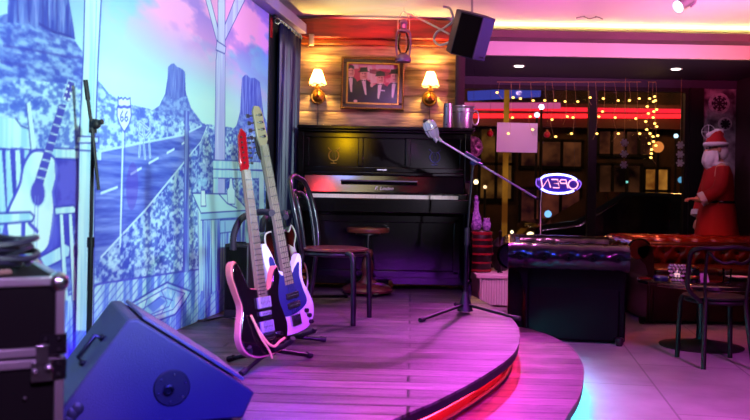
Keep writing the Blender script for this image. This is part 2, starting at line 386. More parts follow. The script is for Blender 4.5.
ise = inset(se, .06); mb = MB()
A = [mb.v((*p, 0)) for p in ise]; B = [mb.v((*p, STP-.05)) for p in ise]
for i in range(len(ise)-1): mb.face([A[i], A[i+1], B[i+1], B[i]])
mb.build('riser', mat('step_riser', '6a7078', .6), sp, solid=.02)
mb = MB(); mb.tube([(*p, STP-.06) for p in inset(se, .025)[:46]], .006, 6); mb.build('light_strip', emit('cyan_led', (.02, .75, 1), 110), sp)

# ------------------------------------------------------------------ cove light (lamp strip lying on the cove lip)
t = thing('cove_light', 'warm light strip glowing on top of the ceiling cove ledge', 'light strip', (XE+.1, 7.68, 2.6))
mb = MB(); mb.box((1.6, 0, .008), (3.1, .03, .016)); mb.build('strip', emit('warm_led', (1, .62, .18), 60), t)
# ------------------------------------------------------------------ painted surfaces (colours of a painting on a fine mesh grid)
rng = np.random.default_rng(5)
def vnoise(h, w, cell, seed):
    g = np.random.default_rng(seed).random((int(h/cell[0])+3, int(w/cell[1])+3))
    y = np.arange(h)/cell[0]; x = np.arange(w)/cell[1]
    yi = y.astype(int); xi = x.astype(int); fy = (y-yi)[:, None]; fx = (x-xi)[None]
    fy = fy*fy*(3-2*fy); fx = fx*fx*(3-2*fx)
    a = g[yi][:, xi]; b = g[yi][:, xi+1]; c = g[yi+1][:, xi]; d = g[yi+1][:, xi+1]
    return (a*(1-fx)+b*fx)*(1-fy)+(c*(1-fx)+d*fx)*fy
def fbm(h, w, cell, seed, oct=4):
    o = 0; t = 0; a = 1
    for i in range(oct):
        o = o + a*vnoise(h, w, (max(cell[0]/2**i, 1.01), max(cell[1]/2**i, 1.01)), seed+i*17); t += a; a *= .55
    return o/t
class Paint:
    def __init__(s, w, h, mp): s.w, s.h, s.mp = w, h, mp; s.img = np.zeros((h, w, 3)); s.sd = 11
    def P(s, pts): return np.array([s.mp(*p) for p in pts], float)
    def tex(s, c1, c2, cell, lo=.4, hi=.6, oct=4):
        s.sd += 101; n = np.clip((fbm(s.h, s.w, cell, s.sd, oct)-lo)/(hi-lo), 0, 1)[..., None]
        return np.array(rgb(c1))*(1-n)+np.array(rgb(c2))*n
    def poly(s, pts, c, alpha=1, raw=False):
        q = np.array(pts, float) if raw else s.P(pts)
        x0, x1 = max(0, int(q[:, 0].min())), min(s.w, int(q[:, 0].max())+2); y0, y1 = max(0, int(q[:, 1].min())), min(s.h, int(q[:, 1].max())+2)
        if x1 <= x0 or y1 <= y0: return
        X, Y = np.meshgrid(np.arange(x0, x1)+.5, np.arange(y0, y1)+.5); ins = np.zeros(X.shape, bool)
        for (ax, ay), (bx, by) in zip(q, np.roll(q, -1, 0)):
            if ay == by: continue
            cr = (ay > Y) != (by > Y); ins ^= cr & (X < (bx-ax)*(Y-ay)/(by-ay)+ax)
        sub = s.img[y0:y1, x0:x1]
        cc = np.array(rgb(c)) if isinstance(c, str) else c[y0:y1, x0:x1]
        sub[ins] = (sub*(1-alpha)+cc*alpha)[ins]
    def line(s, pts, wd, c, alpha=1, closed=False):
        q = s.P(pts)
        if closed: q = np.vstack([q, q[:1]])
        for (ax, ay), (bx, by) in zip(q, q[1:]):
            x0, x1 = int(min(ax, bx)-wd-1), int(max(ax, bx)+wd+2); y0, y1 = int(min(ay, by)-wd-1), int(max(ay, by)+wd+2)
            x0, y0 = max(x0, 0), max(y0, 0); x1, y1 = min(x1, s.w), min(y1, s.h)
            if x1 <= x0 or y1 <= y0: continue
            X, Y = np.meshgrid(np.arange(x0, x1)+.5, np.arange(y0, y1)+.5)
            wd_ = max(2.2, wd*.6); dx, dy = bx-ax, by-ay; L2 = dx*dx+dy*dy+1e-9
            t = np.clip(((X-ax)*dx+(Y-ay)*dy)/L2, 0, 1)
            dd = np.hypot(X-ax-t*dx, Y-ay-t*dy); k = (np.clip(wd_/2-dd+.5, 0, 1)*alpha)[..., None]
            cc = np.array(rgb(c)); sub = s.img[y0:y1, x0:x1]; s.img[y0:y1, x0:x1] = sub*(1-k)+cc*k
    def ell(s, cx, cy, rx, ry, c, alpha=1, n=28, rot=0):
        s.poly([(cx+rx*math.cos(a)*math.cos(rot)-ry*math.sin(a)*math.sin(rot), cy+rx*math.cos(a)*math.sin(rot)+ry*math.sin(a)*math.cos(rot)) for a in [2*math.pi*i/n for i in range(n)]], c, alpha)
    def half(s): return s.img.reshape(s.h//2, 2, s.w//2, 2, 3).mean((1, 3))
def painted_grid(name, img, pos, material, parent=None):
    """img h x w x 3 (row 0 = bottom, sRGB); pos(u, v) arrays -> xyz"""
    h, w, _ = img.shape; u, v = np.meshgrid(np.linspace(0, 1, w), np.linspace(0, 1, h))
    co = np.stack(pos(u, v), -1).reshape(-1, 3)
    i = np.arange(h*w).reshape(h, w); q = np.stack([i[:-1, :-1], i[:-1, 1:], i[1:, 1:], i[1:, :-1]], -1).reshape(-1, 4)
    me = bpy.data.meshes.new(name); me.vertices.add(h*w); me.vertices.foreach_set('co', co.ravel().astype('f4'))
    me.loops.add(q.size); me.loops.foreach_set('vertex_index', q.ravel().astype('i4'))
    me.polygons.add(len(q)); me.polygons.foreach_set('loop_start', (np.arange(len(q))*4).astype('i4'))
    me.update(calc_edges=True)
    c = img.reshape(-1, 3); l = np.where(c <= .04045, c/12.92, ((np.clip(c, 0, 1)+.055)/1.055)**2.4)
    at = me.color_attributes.new('paint', 'FLOAT_COLOR', 'POINT'); at.data.foreach_set('color', np.concatenate([l, np.ones((len(l), 1))], 1).ravel().astype('f4'))
    me.materials.append(material); o = bpy.data.objects.new(name, me); COL.objects.link(o)
    if parent: o.parent = parent
    return o

# ------------------------------------------------------------------ mural
S0, S1, Z0, Z1 = 2.3, 6.60, STG+.004, 2.50
RS, RZ = .0062, .0052
mw, mh = int((S1-S0)/RS)*2, int((Z1-Z0)/RZ)*2
def mpx(px, py):
    y, z = onwall(px, py); return ((y-S0)/(S1-S0)*mw, (z-Z0)/(Z1-Z0)*mh)
A = Paint(mw, mh, mpx)
INK, MID, PALE, MINT = '2c2ca8', '7a86e0', 'bfe6ec', 'cdf2e6'
# sky: vertical wash, cloudy violet towards the far upper end
yy = np.linspace(0, 1, mh)[:, None]; xx = np.linspace(0, 1, mw)[None]
def mixc(a, b, t): return np.array(rgb(a))*(1-t[..., None])+np.array(rgb(b))*t[..., None]
k = np.clip((yy*np.ones_like(xx)-.62)/.36, 0, 1)
sky = mixc('c0eae8', '6a9ae0', k**.9)
cl = fbm(mh, mw, (110, 260), 41, 5); m_ = np.clip((cl-.40)/.13, 0, 1)*np.clip((xx-.30+.5*(yy-.75))/.25, 0, 1)*np.clip((yy-.66)/.14, 0, 1)
sky = sky*(1-m_[..., None]*.95)+np.array(rgb('f0b0e4'))*m_[..., None]*.95
cl2 = fbm(mh, mw, (70, 200), 77, 5); m2 = np.clip((cl2-.5)/.12, 0, 1)*np.clip((xx-.35+.4*(yy-.75))/.25, 0, 1)*np.clip((yy-.72)/.14, 0, 1)
sky = sky*(1-m2[..., None]*.8)+np.array(rgb('9a86dc'))*m2[..., None]*.8
A.img[:] = sky
rock = A.tex('3440b2', '8498de', (60, 7), .28, .72); talus = A.tex('4452c0', '9cbce8', (7, 16), .32, .68)
bush = A.tex('4456c6', 'cceef2', (7, 11), .38, .62, 3)*.72+A.tex('5068c8', 'b4e0ee', (34, 46), .40, .60, 4)*.28; bush2 = A.tex('3040b4', 'd0f0f6', (7, 10), .37, .63, 3)*.72+A.tex('4050bc', 'b0dcee', (30, 44), .40, .60, 4)*.28; road = A.tex('3a48b6', '8090dc', (7, 90), .30, .70)
pale = A.tex('a8d8e8', 'd4f6ee', (260, 12), .35, .6); pale2 = A.tex('b8b4ec', 'd8dcf6', (260, 12), .35, .6); wood = A.tex('5a64d4', 'b4dcf2', (160, 9), .4, .58)
floorp = A.tex('6a8ae4', 'c2eaf2', (140, 12), .4, .6)
# plain behind
A.poly([(-40, 150), (-40, 70), (40, 66), (90, 74), (100, 84), (108, 94), (128, 104), (152, 110), (205, 124), (262, 132), (275, 128), (275, 300), (-40, 470)], bush)
# near butte with its skirt
A.poly([(-40, 100), (-30, 24), (6, 14), (70, 36), (82, 53), (92, 76), (102, 87), (60, 84), (20, 78)], talus)
A.poly([(-6, 22), (6, 14), (9, -30), (64, -30), (68, 2), (71, 18), (74, 40), (56, 34), (40, 28), (24, 24)], rock)
for x, y0_, y1_ in ((16, -5, 20), (27, -8, 22), (41, -8, 26), (46, 2, 27), (55, -4, 30), (66, 6, 36)): A.line([(x, y0_), (x+1, y1_)], 5, '2e2a9a', .7)
for x in (34, 50, 60): A.line([(x, -5), (x+1, 20)], 4, '9a98e8', .5)
A.line([(38, 24), (52, 32), (70, 37)], 7, '2c2898', .8); A.line([(2, 46), (30, 50), (60, 56), (80, 58)], 6, '3a36ac', .6); A.line([(0, 62), (24, 66)], 9, '3430a8', .6)
# far buttes
A.poly([(150, 111), (158, 106), (164, 94), (166.5, 78), (167, 67), (170, 64), (173, 63.5), (176, 67), (181, 69), (184, 72), (184.5, 90), (187, 104), (194, 116), (202, 124)], rock)
A.poly([(150, 111), (158, 106), (165, 95), (175, 99), (186, 96), (190, 108), (202, 124), (180, 120)], talus, .8)
for x in (171, 176, 180): A.line([(x, 70), (x, 92)], 3, '3a38b4', .6)
A.poly([(226, 140), (236, 124), (239, 112), (241, 78), (244, 75), (246, 75), (249, 78), (254, 78), (259, 82), (261, 100), (263, 118), (272, 134), (272, 150)], rock)
A.poly([(226, 140), (236, 124), (240, 114), (252, 118), (262, 114), (272, 134), (272, 150)], talus, .8)
# road
A.poly([(100, 152), (120, 147), (140, 143), (165, 139), (182, 135), (194, 130), (201, 126), (203, 123.5), (206, 126), (205, 133), (200, 141), (190, 152), (180, 165), (165, 184), (145, 208), (120, 236), (100, 256), (60, 300), (30, 290), (60, 180)], road)
A.line([(100, 151), (140, 143), (182, 135), (200, 126)], 8, 'c8ecf2', .9); A.line([(206, 127), (200, 142), (180, 166), (145, 209), (100, 257)], 9, 'd0eef6', .95)
for a, b in (((100, 193), (116, 187)), ((130, 174), (140, 168)), ((148, 163), (157, 158)), ((166, 153), (173, 149)), ((181, 144), (187, 140))): A.line([a, b], 8, 'd4f0f6')
A.ell(131, 186, 6, 24, '5430b0', .45, rot=.03)  # violet cast shadow painted into the mural over the road
# near verge with bushes
A.poly([(206, 128), (200, 142), (181, 166), (146, 209), (101, 257), (92, 270), (100, 284), (190, 272), (275, 262), (275, 135)], bush2)
# porch floor boards
A.poly([(-40, 372), (60, 296), (100, 283), (190, 270), (275, 262), (275, 300), (275, 420), (-40, 640)], floorp)
for i in range(26):
    t = i/25; A.line([(96+i*7, 284-i*.95), (70+i*5.2-20*(1-t), 345+0*i)], 4, '4a5ad0', .75)
A.line([(60, 297), (100, 283), (190, 270), (275, 261)], 6, '4646c4')
# road sign
A.line([(122, 130), (119, 246)], 9, 'd6f2f2'); A.line([(124, 130), (121, 246)], 3, '4a56cc')
sh = [(116, 107), (120, 108), (123, 107), (126, 108), (129.5, 107), (130, 116), (128, 124), (123, 132), (118.5, 124), (116, 116)]
cr = [(117, 97), (118.5, 99), (120, 97.5), (122, 99.5), (123.8, 97.5), (126, 99.5), (129, 98), (129.5, 106), (126, 107), (123, 106), (120, 107), (117, 105.5)]
for q in (sh, cr): A.poly(q, 'eafaf4'); A.line(q, 5, '4048c4', closed=True)
for dx in (0, 5.0):
    A.line([(121.6+dx*.9, 111+dx*.1), (119.6+dx*.9, 115), (119.2+dx*.9, 119.5), (120.6+dx*.9, 121.5), (122.2+dx*.9, 119.5), (121.6+dx*.9, 117), (119.6+dx*.9, 117.5)], 4.5, '3a42c0')
# cactus-like figure
for q in ([(143, 120), (142, 138), (144, 158)], [(137, 124), (138, 134), (142, 137)], [(149, 121), (149, 132), (145, 137)], [(139, 144), (138, 156)], [(148, 142), (149, 157)], [(139, 122), (147, 129)]):
    A.line(q, 12, 'd4f4f2', .9); A.line(q, 3, '4a52ca', .8)
# thin fence post
A.poly([(184, 111), (188, 111), (188, 272), (182, 272)], A.tex('4a50c4', '8ea4e8', (200, 8))); A.line([(184, 111), (182, 272)], 4, '3436a8')
# rocking chair
A.poly([(-30, 120), (-2, 118), (14, 118), (20, 126), (28, 129), (29, 147), (-30, 150)], pale); A.line([(14, 118), (20, 126), (28, 129)], 4, INK)
A.poly([(-30, 147), (78, 150), (78, 152), (78, 212), (64, 260), (-30, 300)], A.tex('3636b4', '5454cc', (60, 30)))
for x in (-4, 4, 14, 23): A.poly([(x, 150), (x+4.5, 150), (x+9, 215), (x+3, 240)], pale)
A.poly([(25, 104), (29, 101), (35, 148), (30, 152)], 'd6f4ec'); A.line([(25, 104), (30, 152)], 3, INK)
A.poly([(47, 148), (100, 150), (100, 160), (47, 158)], pale); A.line([(47, 158), (96, 160)], 4, INK); A.line([(47, 148), (80, 149)], 3, INK)
A.poly([(57, 160), (76, 161), (74, 205), (56, 208)], A.tex('3c34b4', '5a54cc', (30, 30)))
# guitar against the chair
gb = spline([(x, y, 0) for x, y in [(29, 153), (37, 150), (45, 152), (53, 158), (57, 168), (55, 180), (52, 192), (54, 210), (53, 226), (49, 242), (41, 253), (26, 256), (14, 250), (7, 238), (5, 220), (8, 207), (14, 194), (19, 182), (22, 166)]], 5, True)
gb = [(p.x, p.y) for p in gb]
A.poly(gb, A.tex('c4ecea', 'e0faee', (80, 60))); A.line(gb, 8, '3f3fc0', .9, True)
A.poly([(53, 160), (58, 168), (56, 180), (53, 192), (56, 212), (54, 232), (46, 250), (50, 226), (52, 208), (50.5, 192), (54, 178)], '5c5ccc', .8)
A.ell(36.5, 193, 8.5, 14.5, 'bfe4ec'); A.ell(36.5, 193, 7, 12.5, '4a44b8')
A.poly([(58, 104), (65, 105), (42, 184), (33, 182)], '4440b4')
for i in range(9): 
    t = i/8.5; A.line([(58-24*t, 107+74*t), (64-22*t, 109+74*t)], 4, 'd6f2ee')
A.poly([(67, 80), (74, 83), (68, 103), (61, 99)], '4038ac'); A.line([(67, 80), (74, 83), (68, 103), (61, 99)], 4, 'b8dcee', closed=True)
for i in range(3):
    A.ell(67-1.8*i, 86+6*i, 1.2, 1.6, 'f0fff4'); A.ell(71.2-1.8*i, 87.4+6*i, 1.2, 1.6, 'f0fff4')
A.line([(34, 196), (33, 226), (32, 250)], 3, '7a86dc', .8); A.line([(37, 196), (36, 226), (35, 250)], 3, '7a86dc', .6)
A.line([(28, 223), (36, 231)], 10, '4a42bc')
# chair arms, seat rail, rear legs
for q in ([(-30, 214), (29, 212), (33, 216), (31, 221), (-30, 226)], [(53, 207), (72, 205), (75, 208), (74, 213), (54, 215)], [(38, 257), (64, 243), (69, 246), (68, 256), (44, 268)]):
    A.poly(q, pale); A.line(q, 5, INK, closed=True)
A.poly([(20, 222), (24, 222), (24, 262), (20, 262)], '4646c2')
for x in (58, 67): A.poly([(x, 214), (x+3.5, 214), (x+9, 300), (x+4, 300)], pale); A.line([(x, 214), (x+4, 300)], 4, INK)
# porch posts
A.poly([(84, -20), (101, -20), (97, 60), (94, 140), (92, 330), (74, 330), (78, 140), (82, 60)], pale)
A.line([(84, -20), (82, 60), (78, 140), (74, 330)], 5, INK); A.line([(101, -20), (97, 60), (94, 140), (92, 330)], 6, INK); A.line([(96, -20), (91, 140), (88, 330)], 4, '7aa4dc', .7)
A.poly([(76, 136), (97, 137), (97, 143), (75, 143)], 'cdeef0'); A.line([(76, 136), (97, 137), (97, 143), (75, 143)], 4, INK, closed=True)
A.line([(74, 150), (96, 151)], 4, INK)
for q in ([(203, -6), (208, -6), (219, 36), (216, 42)], [(236, -6), (247, -6), (224, 41), (222, 30)], [(217, -6), (224, -6), (224, 205), (213, 205), (215, 60), (217, 45)]):
    A.poly(q, pale2); A.line(q, 5, '3a36b0', closed=True)
A.poly([(216, 41), (225, 47), (224, 54), (215, 50)], 'ccccf4'); A.line([(216, 41), (225, 47), (224, 54), (215, 50)], 5, '3a36b0', closed=True)
# railing
for y in (169, 160): A.poly([(212, y), (268, y+2), (268, y+10), (212, y+9)], pale); A.line([(212, y+9), (268, y+10)], 4, INK); A.line([(212, y), (268, y+2)], 3, INK)
for x in (212, 246, 258): A.poly([(x, 178), (x+5, 178), (x+5, 262), (x, 264)], pale); A.line([(x, 178), (x, 264)], 4, INK)
# table with bottle, glass and a small figure
A.poly([(196, 212), (246, 214), (246, 274), (200, 300)], wood)
for x in (197, 210, 244): A.poly([(x, 212), (x+4, 212), (x+5, 290), (x+1, 292)], pale); A.line([(x, 212), (x+1, 292)], 4, INK)
A.poly([(191, 193), (233, 194), (247, 210), (200, 213)], 'c8f0ee'); A.poly([(200, 213), (247, 210), (247, 217), (200, 220)], 'a8d4e8')
A.line([(191, 193), (233, 194), (247, 210), (200, 213)], 5, INK, closed=True); A.line([(200, 220), (247, 217)], 4, INK)
A.poly([(219, 220), (236, 219), (236, 231), (219, 233)], 'a4ccec'); A.line([(219, 220), (236, 219), (236, 231), (219, 233)], 4, INK, closed=True)
A.poly([(200, 190), (204, 190), (205, 206), (200, 206)], 'e2faf4'); A.line([(200, 190), (204, 190), (205, 206), (200, 206)], 4, INK, closed=True)
A.poly([(228, 187), (229, 178), (231, 178), (232, 187), (234, 190), (234, 204), (227, 204), (226, 190)], 'd8f6f4'); A.line([(228, 187), (229, 178), (231, 178), (232, 187), (234, 190), (234, 204), (227, 204), (226, 190)], 4, INK, closed=True)
A.ell(201, 182, 5, 4, 'aee0f0', .7); A.line([(218, 194), (226, 203), (236, 208)], 5, INK)
# crate slats below the table
for x in (204, 214, 224, 236, 248, 258): A.line([(x, 222), (x+1, 312)], 7, '3a3ab8', .7)
# a newspaper on the porch floor
nw = [(127, 305), (150, 291), (166, 282), (190, 291), (184, 301), (174, 314), (152, 322), (138, 316)]
A.poly(nw, A.tex('9ed2ee', 'd8f6f4', (20, 14))); A.line(nw, 7, '3a3cb8', closed=True)
ni = [(134, 305), (152, 295), (166, 287), (184, 293), (172, 309), (152, 316)]
A.line(ni, 4, '4a4ec4', closed=True); A.poly([(146, 306), (158, 296), (165, 301), (152, 312)], '6a8ade')
for q in ([(140, 310), (160, 296), (172, 300)], [(150, 314), (168, 306), (174, 292)], [(146, 299), (142, 312)], [(160, 290), (166, 302), (160, 314)]): A.line(q, 4, '4a4ec4')
for x in range(0, 40): 
    xx_ = 60+5.4*x; A.line([(xx_, 352-.55*(xx_-60)/2.6), (xx_+2, 341-.5*(xx_-60)/2.6)], 4, '5a5ad0', .3)
msk = (np.abs(A.img-sky).sum(-1, keepdims=True) > 1e-6); A.img = np.where(msk, np.clip(A.img, 0, 1)**1.1*np.array([.82, .84, .82])+np.array([.06, .10, .14]), A.img**1.25)
mimg = A.half()
mural = painted_grid('mural', mimg, lambda u, v: (XW0+WS*(S0+(S1-S0)*u)+.006, S0+(S1-S0)*u, Z0+(Z1-Z0)*v), attr_mat('mural_paint', .55))
tag(mural, 'blue and white painted desert highway mural with buttes covering the whole left wall', 'mural')

# ------------------------------------------------------------------ curtain
t = thing('curtain', 'dark navy floor-length curtain hanging in the corner beside the piano', 'curtain', (wallx(7)+.06, 7.0, STG))
C0 = Vector((wallx(7)+.06, 7.0, STG))
def cpt(u, v):
    y = 6.66 + .75*u; ph = 2*math.pi*7*u; z = 2.12*(1-v)
    am = (.024+.006*v)*(1 if .01 < u < .99 else .5)
    return Vector((wallx(y)+.072-.029*max(0, min(1, (y-6.9)/.5))+am*math.sin(ph)+.006*math.sin(ph*2.3+4*v), y+.012*math.cos(ph), STG+.02+z)) - C0
mb = MB(); mb.surf(cpt, 190, 14); mb.build('drape', M['curtain'], t, solid=.004)
mb = MB(); mb.tube([Vector((wallx(y)+.05, y, 2.475))-C0 for y in (6.6, 7.44)], .011, 10)
for y in (6.6, 7.44): mb.sphere(Vector((wallx(y)+.05, y, 2.475))-C0, .02, 10)
mb.build('rod', M['blackmetal'], t)
for i in range(9):
    y = 6.69+.085*i; mb = MB(); c = Vector((wallx(y)+.05, y, 2.462))-C0
    mb.tube([c+Vector((.022*math.sin(a), .004*math.sin(a), .022*math.cos(a))) for a in [2*math.pi*k/14 for k in range(14)]], .004, 6, True); mb.build('ring', M['nickel'], t)
t = thing('red_tab', 'small red cloth tab at the top of the black strip left of the curtain', 'patch', (wallx(6.635)+.018, 6.635, 2.32))  # flat red patch put at the top of the dark strip
mb = MB(); mb.prism([(-.028, 0), (.02, 0), (.02, .14), (-.005, .17), (-.028, .15)], -.003, .003, 'x'); mb.build('patch', M['red'], t).rotation_euler = (0, 0, -WA)

# ------------------------------------------------------------------ flight case
K = Vector((-.766, 2.10, 0)); fx = Vector((.87, .49, 0)).normalized(); fy = Vector((-fx.y, fx.x, 0))
t = thing('flight_case', 'black road case with silver edges and ball corners in front of the mural', 'road case', (K.x, K.y, STG), math.atan2(fx.y, fx.x))
W_, D_, HB, HL = .46, .48, .395, .195
mb = MB(); mb.box((-W_/2, D_/2, HB/2+.02), (W_-.02, D_-.02, HB-.02)); body = mb.build('body', M['ply'], t)
mb = MB(); mb.box((-W_/2, D_/2, HB+.008+HL/2), (W_-.02, D_-.02, HL-.01)); lid = mb.build('lid', M['ply'], t)
def edges(z0, z1, par, side):
    e = .022; mb = MB()
    zs = [z0+e/2, z1-e/2]
    for z in zs:
        for y in (e/2, D_-e/2): mb.box((-W_/2, y, z), (W_, e, e))
        for x in (-e/2, -W_+e/2): mb.box((x, D_/2, z), (e, D_, e))
    for x in (-e/2, -W_+e/2):
        for y in (e/2, D_-e/2): mb.box((x, y, (z0+z1)/2), (e, e, z1-z0))
    mb.build('edging', M['alu'], par, bevel=.003)
    for x in (0, -W_):
        for y in (0, D_):
            for z in ((z1,) if side > 0 else (z0,)):
                mb = MB(); c = Vector((x-math.copysign(.016, x+.1), y+(.016 if y == 0 else -.016), z+(-.016 if side > 0 else .016)))
                mb.sphere(c, .027, 14); mb.build('ball_corner', M['nickel'], par)
    zz = z0 if side > 0 else z1
    for x in (0, -W_):
        mb = MB(); sgn = -1 if x == 0 else 1
        mb.box((x+sgn*.028, -.002, zz+side*.028), (.06, .006, .05)); mb.box((x-sgn*.002, .026, zz+side*.028), (.006, .055, .05))
        for dx, dz in ((.014, .014), (.044, .014), (.014, .042), (.044, .042)): mb.sphere((x+sgn*dx, -.006, zz+side*dz), .006, 8)
        mb.build('corner_bracket', M['blackmetal'], par)
edges(HB+.006, HB+HL+.006, lid, 1); edges(.02, HB, body, -1)
for x in (-.062,):
    mb = MB(); mb.box((x+.008, -.006, HB-.03), (.05, .012, .05)); mb.box((x+.008, -.010, HB+.012), (.03, .012, .05)); mb.sphere((x+.024, -.014, HB-.022), .011, 10); mb.sphere((x-.008, -.014, HB-.03), .008, 10)
    mb.build('latch', M['nickel'], t, bevel=.002)
mb = MB(); cx, cz = -.165, .145
for a, b in (((-.075, -.06), (.075, -.06)), ((.075, -.06), (.075, .06)), ((.075, .06), (-.075, .06)), ((-.075, .06), (-.075, -.06))):
    mb.bar((cx+a[0], -.004, cz+a[1]), (cx+b[0], -.004, cz+b[1]), .016, .016)
for dx in (-.075, 0, .075):
    for dz in (-.06, .06): mb.sphere((cx+dx, -.013, cz+dz), .007, 8)
mb.build('latch_dish', M['alu'], body)
mb = MB(); mb.tube([(cx-.05, -.018, cz+.02), (cx-.05, -.028, cz-.01), (cx, -.03, cz-.02), (cx+.05, -.028, cz-.01), (cx+.05, -.018, cz+.02)], .008, 8); mb.sphere((cx+.005, -.012, cz+.02), .02, 10); mb.build('recessed_handle', M['nickel'], body)
for x, z in ((-.12, .19), (-.09, .30)):
    mb = MB(); mb.sphere((x, -.003+.01, z), .006, 8); mb.build('rivet', M['nickel'], body)
ctop = STG+HB+HL+.006
def onc(x, y, z=0): return K + fx*x + fy*y + Vector((0, 0, ctop+z))
# cable coil and drum stick on top
cc = onc(-.22, .26)
t = thing('cable_coil', 'coiled dark cable lying on top of the road case', 'cable', cc, math.atan2(fx.y, fx.x))
mb = MB(); pts = []
for i in range(150):
    a = i*.22; r = .13+.022*math.sin(i*.37); pts.append((r*1.25*math.cos(a), r*math.sin(a), .012+.0052*(i/11)+.006*math.sin(i*.9)))
mb.tube(pts, .009, 6); mb.build('coil', mat('blue_black_cable', '1c1830', .45, var=.5), t)
t = thing('drumstick', 'pale wooden drumstick lying across the cable coil on the road case', 'drumstick', onc(-.125, .03, .012), math.atan2(fx.y, fx.x)+.45)
mb = MB(); mb.tube([(-.20, .0, 0), (-.05, 0, 0), (.0, 0, 0)], [.0075, .0075, .007], 10); mb.build('shaft', M['maple'], t)
mb = MB(); mb.sphere((-.212, 0, 0), (.014, .007, .007), 10); mb.build('tip', M['maple'], t)

# ------------------------------------------------------------------ wedge monitor
ax = Vector((.915, .40, 0)).normalized(); ay = Vector((-.40, .915, 0)).normalized()
wb = Vector((-.80, 2.8, STG))
t = thing('floor_monitor', 'wedge-shaped stage monitor speaker lying on the stage boards beside the road case', 'speaker', wb, math.atan2(ax.y, ax.x))
prof = [(-.215, .02), (.385, .02), (.425, .105), (.402, .125), (.02, .382), (-.012, .382), (-.225, .09)]
def wmat(nm, c): return mat(nm, c, .5, var=.12, bump=.3, bscale=240)
mb = MB(); mb.prism(prof, 0, .50, 'y'); mb.build('cabinet', M['wedge'], t, bevel=.008)
sl = (Vector((.402, 0, .125))-Vector((.02, 0, .382))); n_ = Vector((-sl.z, 0, sl.x)).normalized()*-1
n_ = Vector((.257, 0, .382)).normalized()
mb = MB(); a_ = Vector((.035, 0, .376)); b_ = Vector((.388, 0, .138))
q = [a_+n_*.004+Vector((0, .03, 0)), b_+n_*.004+Vector((0, .03, 0)), b_+n_*.004+Vector((0, .47, 0)), a_+n_*.004+Vector((0, .47, 0))]
A_ = [mb.v(p) for p in q]; B_ = [mb.v(p+n_*.012) for p in q]; mb.face(A_[::-1]); mb.face(B_)
for i in range(4): mb.face([A_[i], A_[(i+1) % 4], B_[(i+1) % 4], B_[i]])
mb.build('grille', M['wedge_top'], t, bevel=.003)
mb = MB(); Rm = Matrix.Rotation(R(90), 3, 'X'); pc = Vector((.135, -.001, .145))
mb.lathe([(.0, -.004), (.058, -.004), (.062, .002), (.058, .006), (.0, .006)], pc, 32, Rm); pl = mb.build('connector_plate', M['blackm'], t)
for a in (20, 80, 140, 200, 265, 320):
    mb = MB(); mb.sphere(pc+Vector((.047*math.cos(R(a)), -.007, .047*math.sin(R(a)))), .0045, 8); mb.build('screw', M['nickel'], pl)
mb = MB(); mb.lathe([(.018, 0), (.018, .012), (.012, .014), (.012, .004)], pc+Vector((-.012, -.004, -.004)), 18, Rm); mb.build('jack_socket', M['blackmetal'], pl)
bd = (Vector((-.225, 0, .09))-Vector((-.012, 0, .382))).normalized(); nb = Vector((-.82, 0, .6)).normalized()
hc = Vector((-.105, .16, .255)); 
mb = MB(); mb.tube([hc-bd*.05+nb*.0, hc-bd*.045+nb*.028, hc+bd*.045+nb*.028, hc+bd*.05], .009, 8)
for s_ in (-1, 1): mb.sphere(hc+bd*.052*s_+nb*.006, .014, 8)
mb.build('handle', M['blackmetal'], t)
for x in (-.17, .34):
    for y in (.05, .45):
        mb = MB(); mb.lathe([(.02, 0), (.018, .021)], (x, y, 0), 12); mb.build('foot', M['blackm'], t)
mb = MB()
for x, z in ((-.19, .06), (-.165, .10), (-.18, .085)): mb.sphere((x, .0, z), (.02, .005, .022), 10)
mb.build('corner_guard', M['blackm'], t)

# ------------------------------------------------------------------ folded stand in front of the mural
sb = Vector((-1.21, 3.60, STG)); tp = P(93, 126, 3.60)
t = thing('microphone_stand', 'dark folded microphone stand without microphone in front of the mural', 'microphone stand', sb)
top = tp - sb
mb = MB(); mb.tube([(0, 0, .03), top*.55], .0125, 10); mb.build('lower_pole', M['blackmetal'], t)
mb = MB(); mb.tube([top*.53, top], .0085, 10); mb.tube([top*.52, top*.56], .016, 10); mb.build('upper_pole', M['blackmetal'], t)
mb = MB(); q = P(96, 124, 3.58)-sb; mb.sphere(q, .022, 12); mb.tube([q, q+Vector((.03, -.01, .01))], .012, 8); mb.tube([top-Vector((0, 0, .03)), top+Vector((0, 0, .03))], .017, 10); mb.build('clutch', M['blackm'], t)
mb = MB(); mb.tube([P(98.5, 190, 3.57)-sb, P(92, 128, 3.58)-sb, P(85.5, 82, 3.58)-sb], .0075, 8); mb.tube([P(88, 100, 3.58)-sb, P(85.5, 80, 3.58)-sb], .0105, 8); mb.build('boom_arm', M['blackmetal'], t)
mb = MB(); mb.lathe([(.0, 0), (.105, 0), (.108, .008), (.09, .02), (.03, .03), (.016, .05), (0, .05)], (0, 0, 0), 32); mb.build('base', M['blackm'], t)
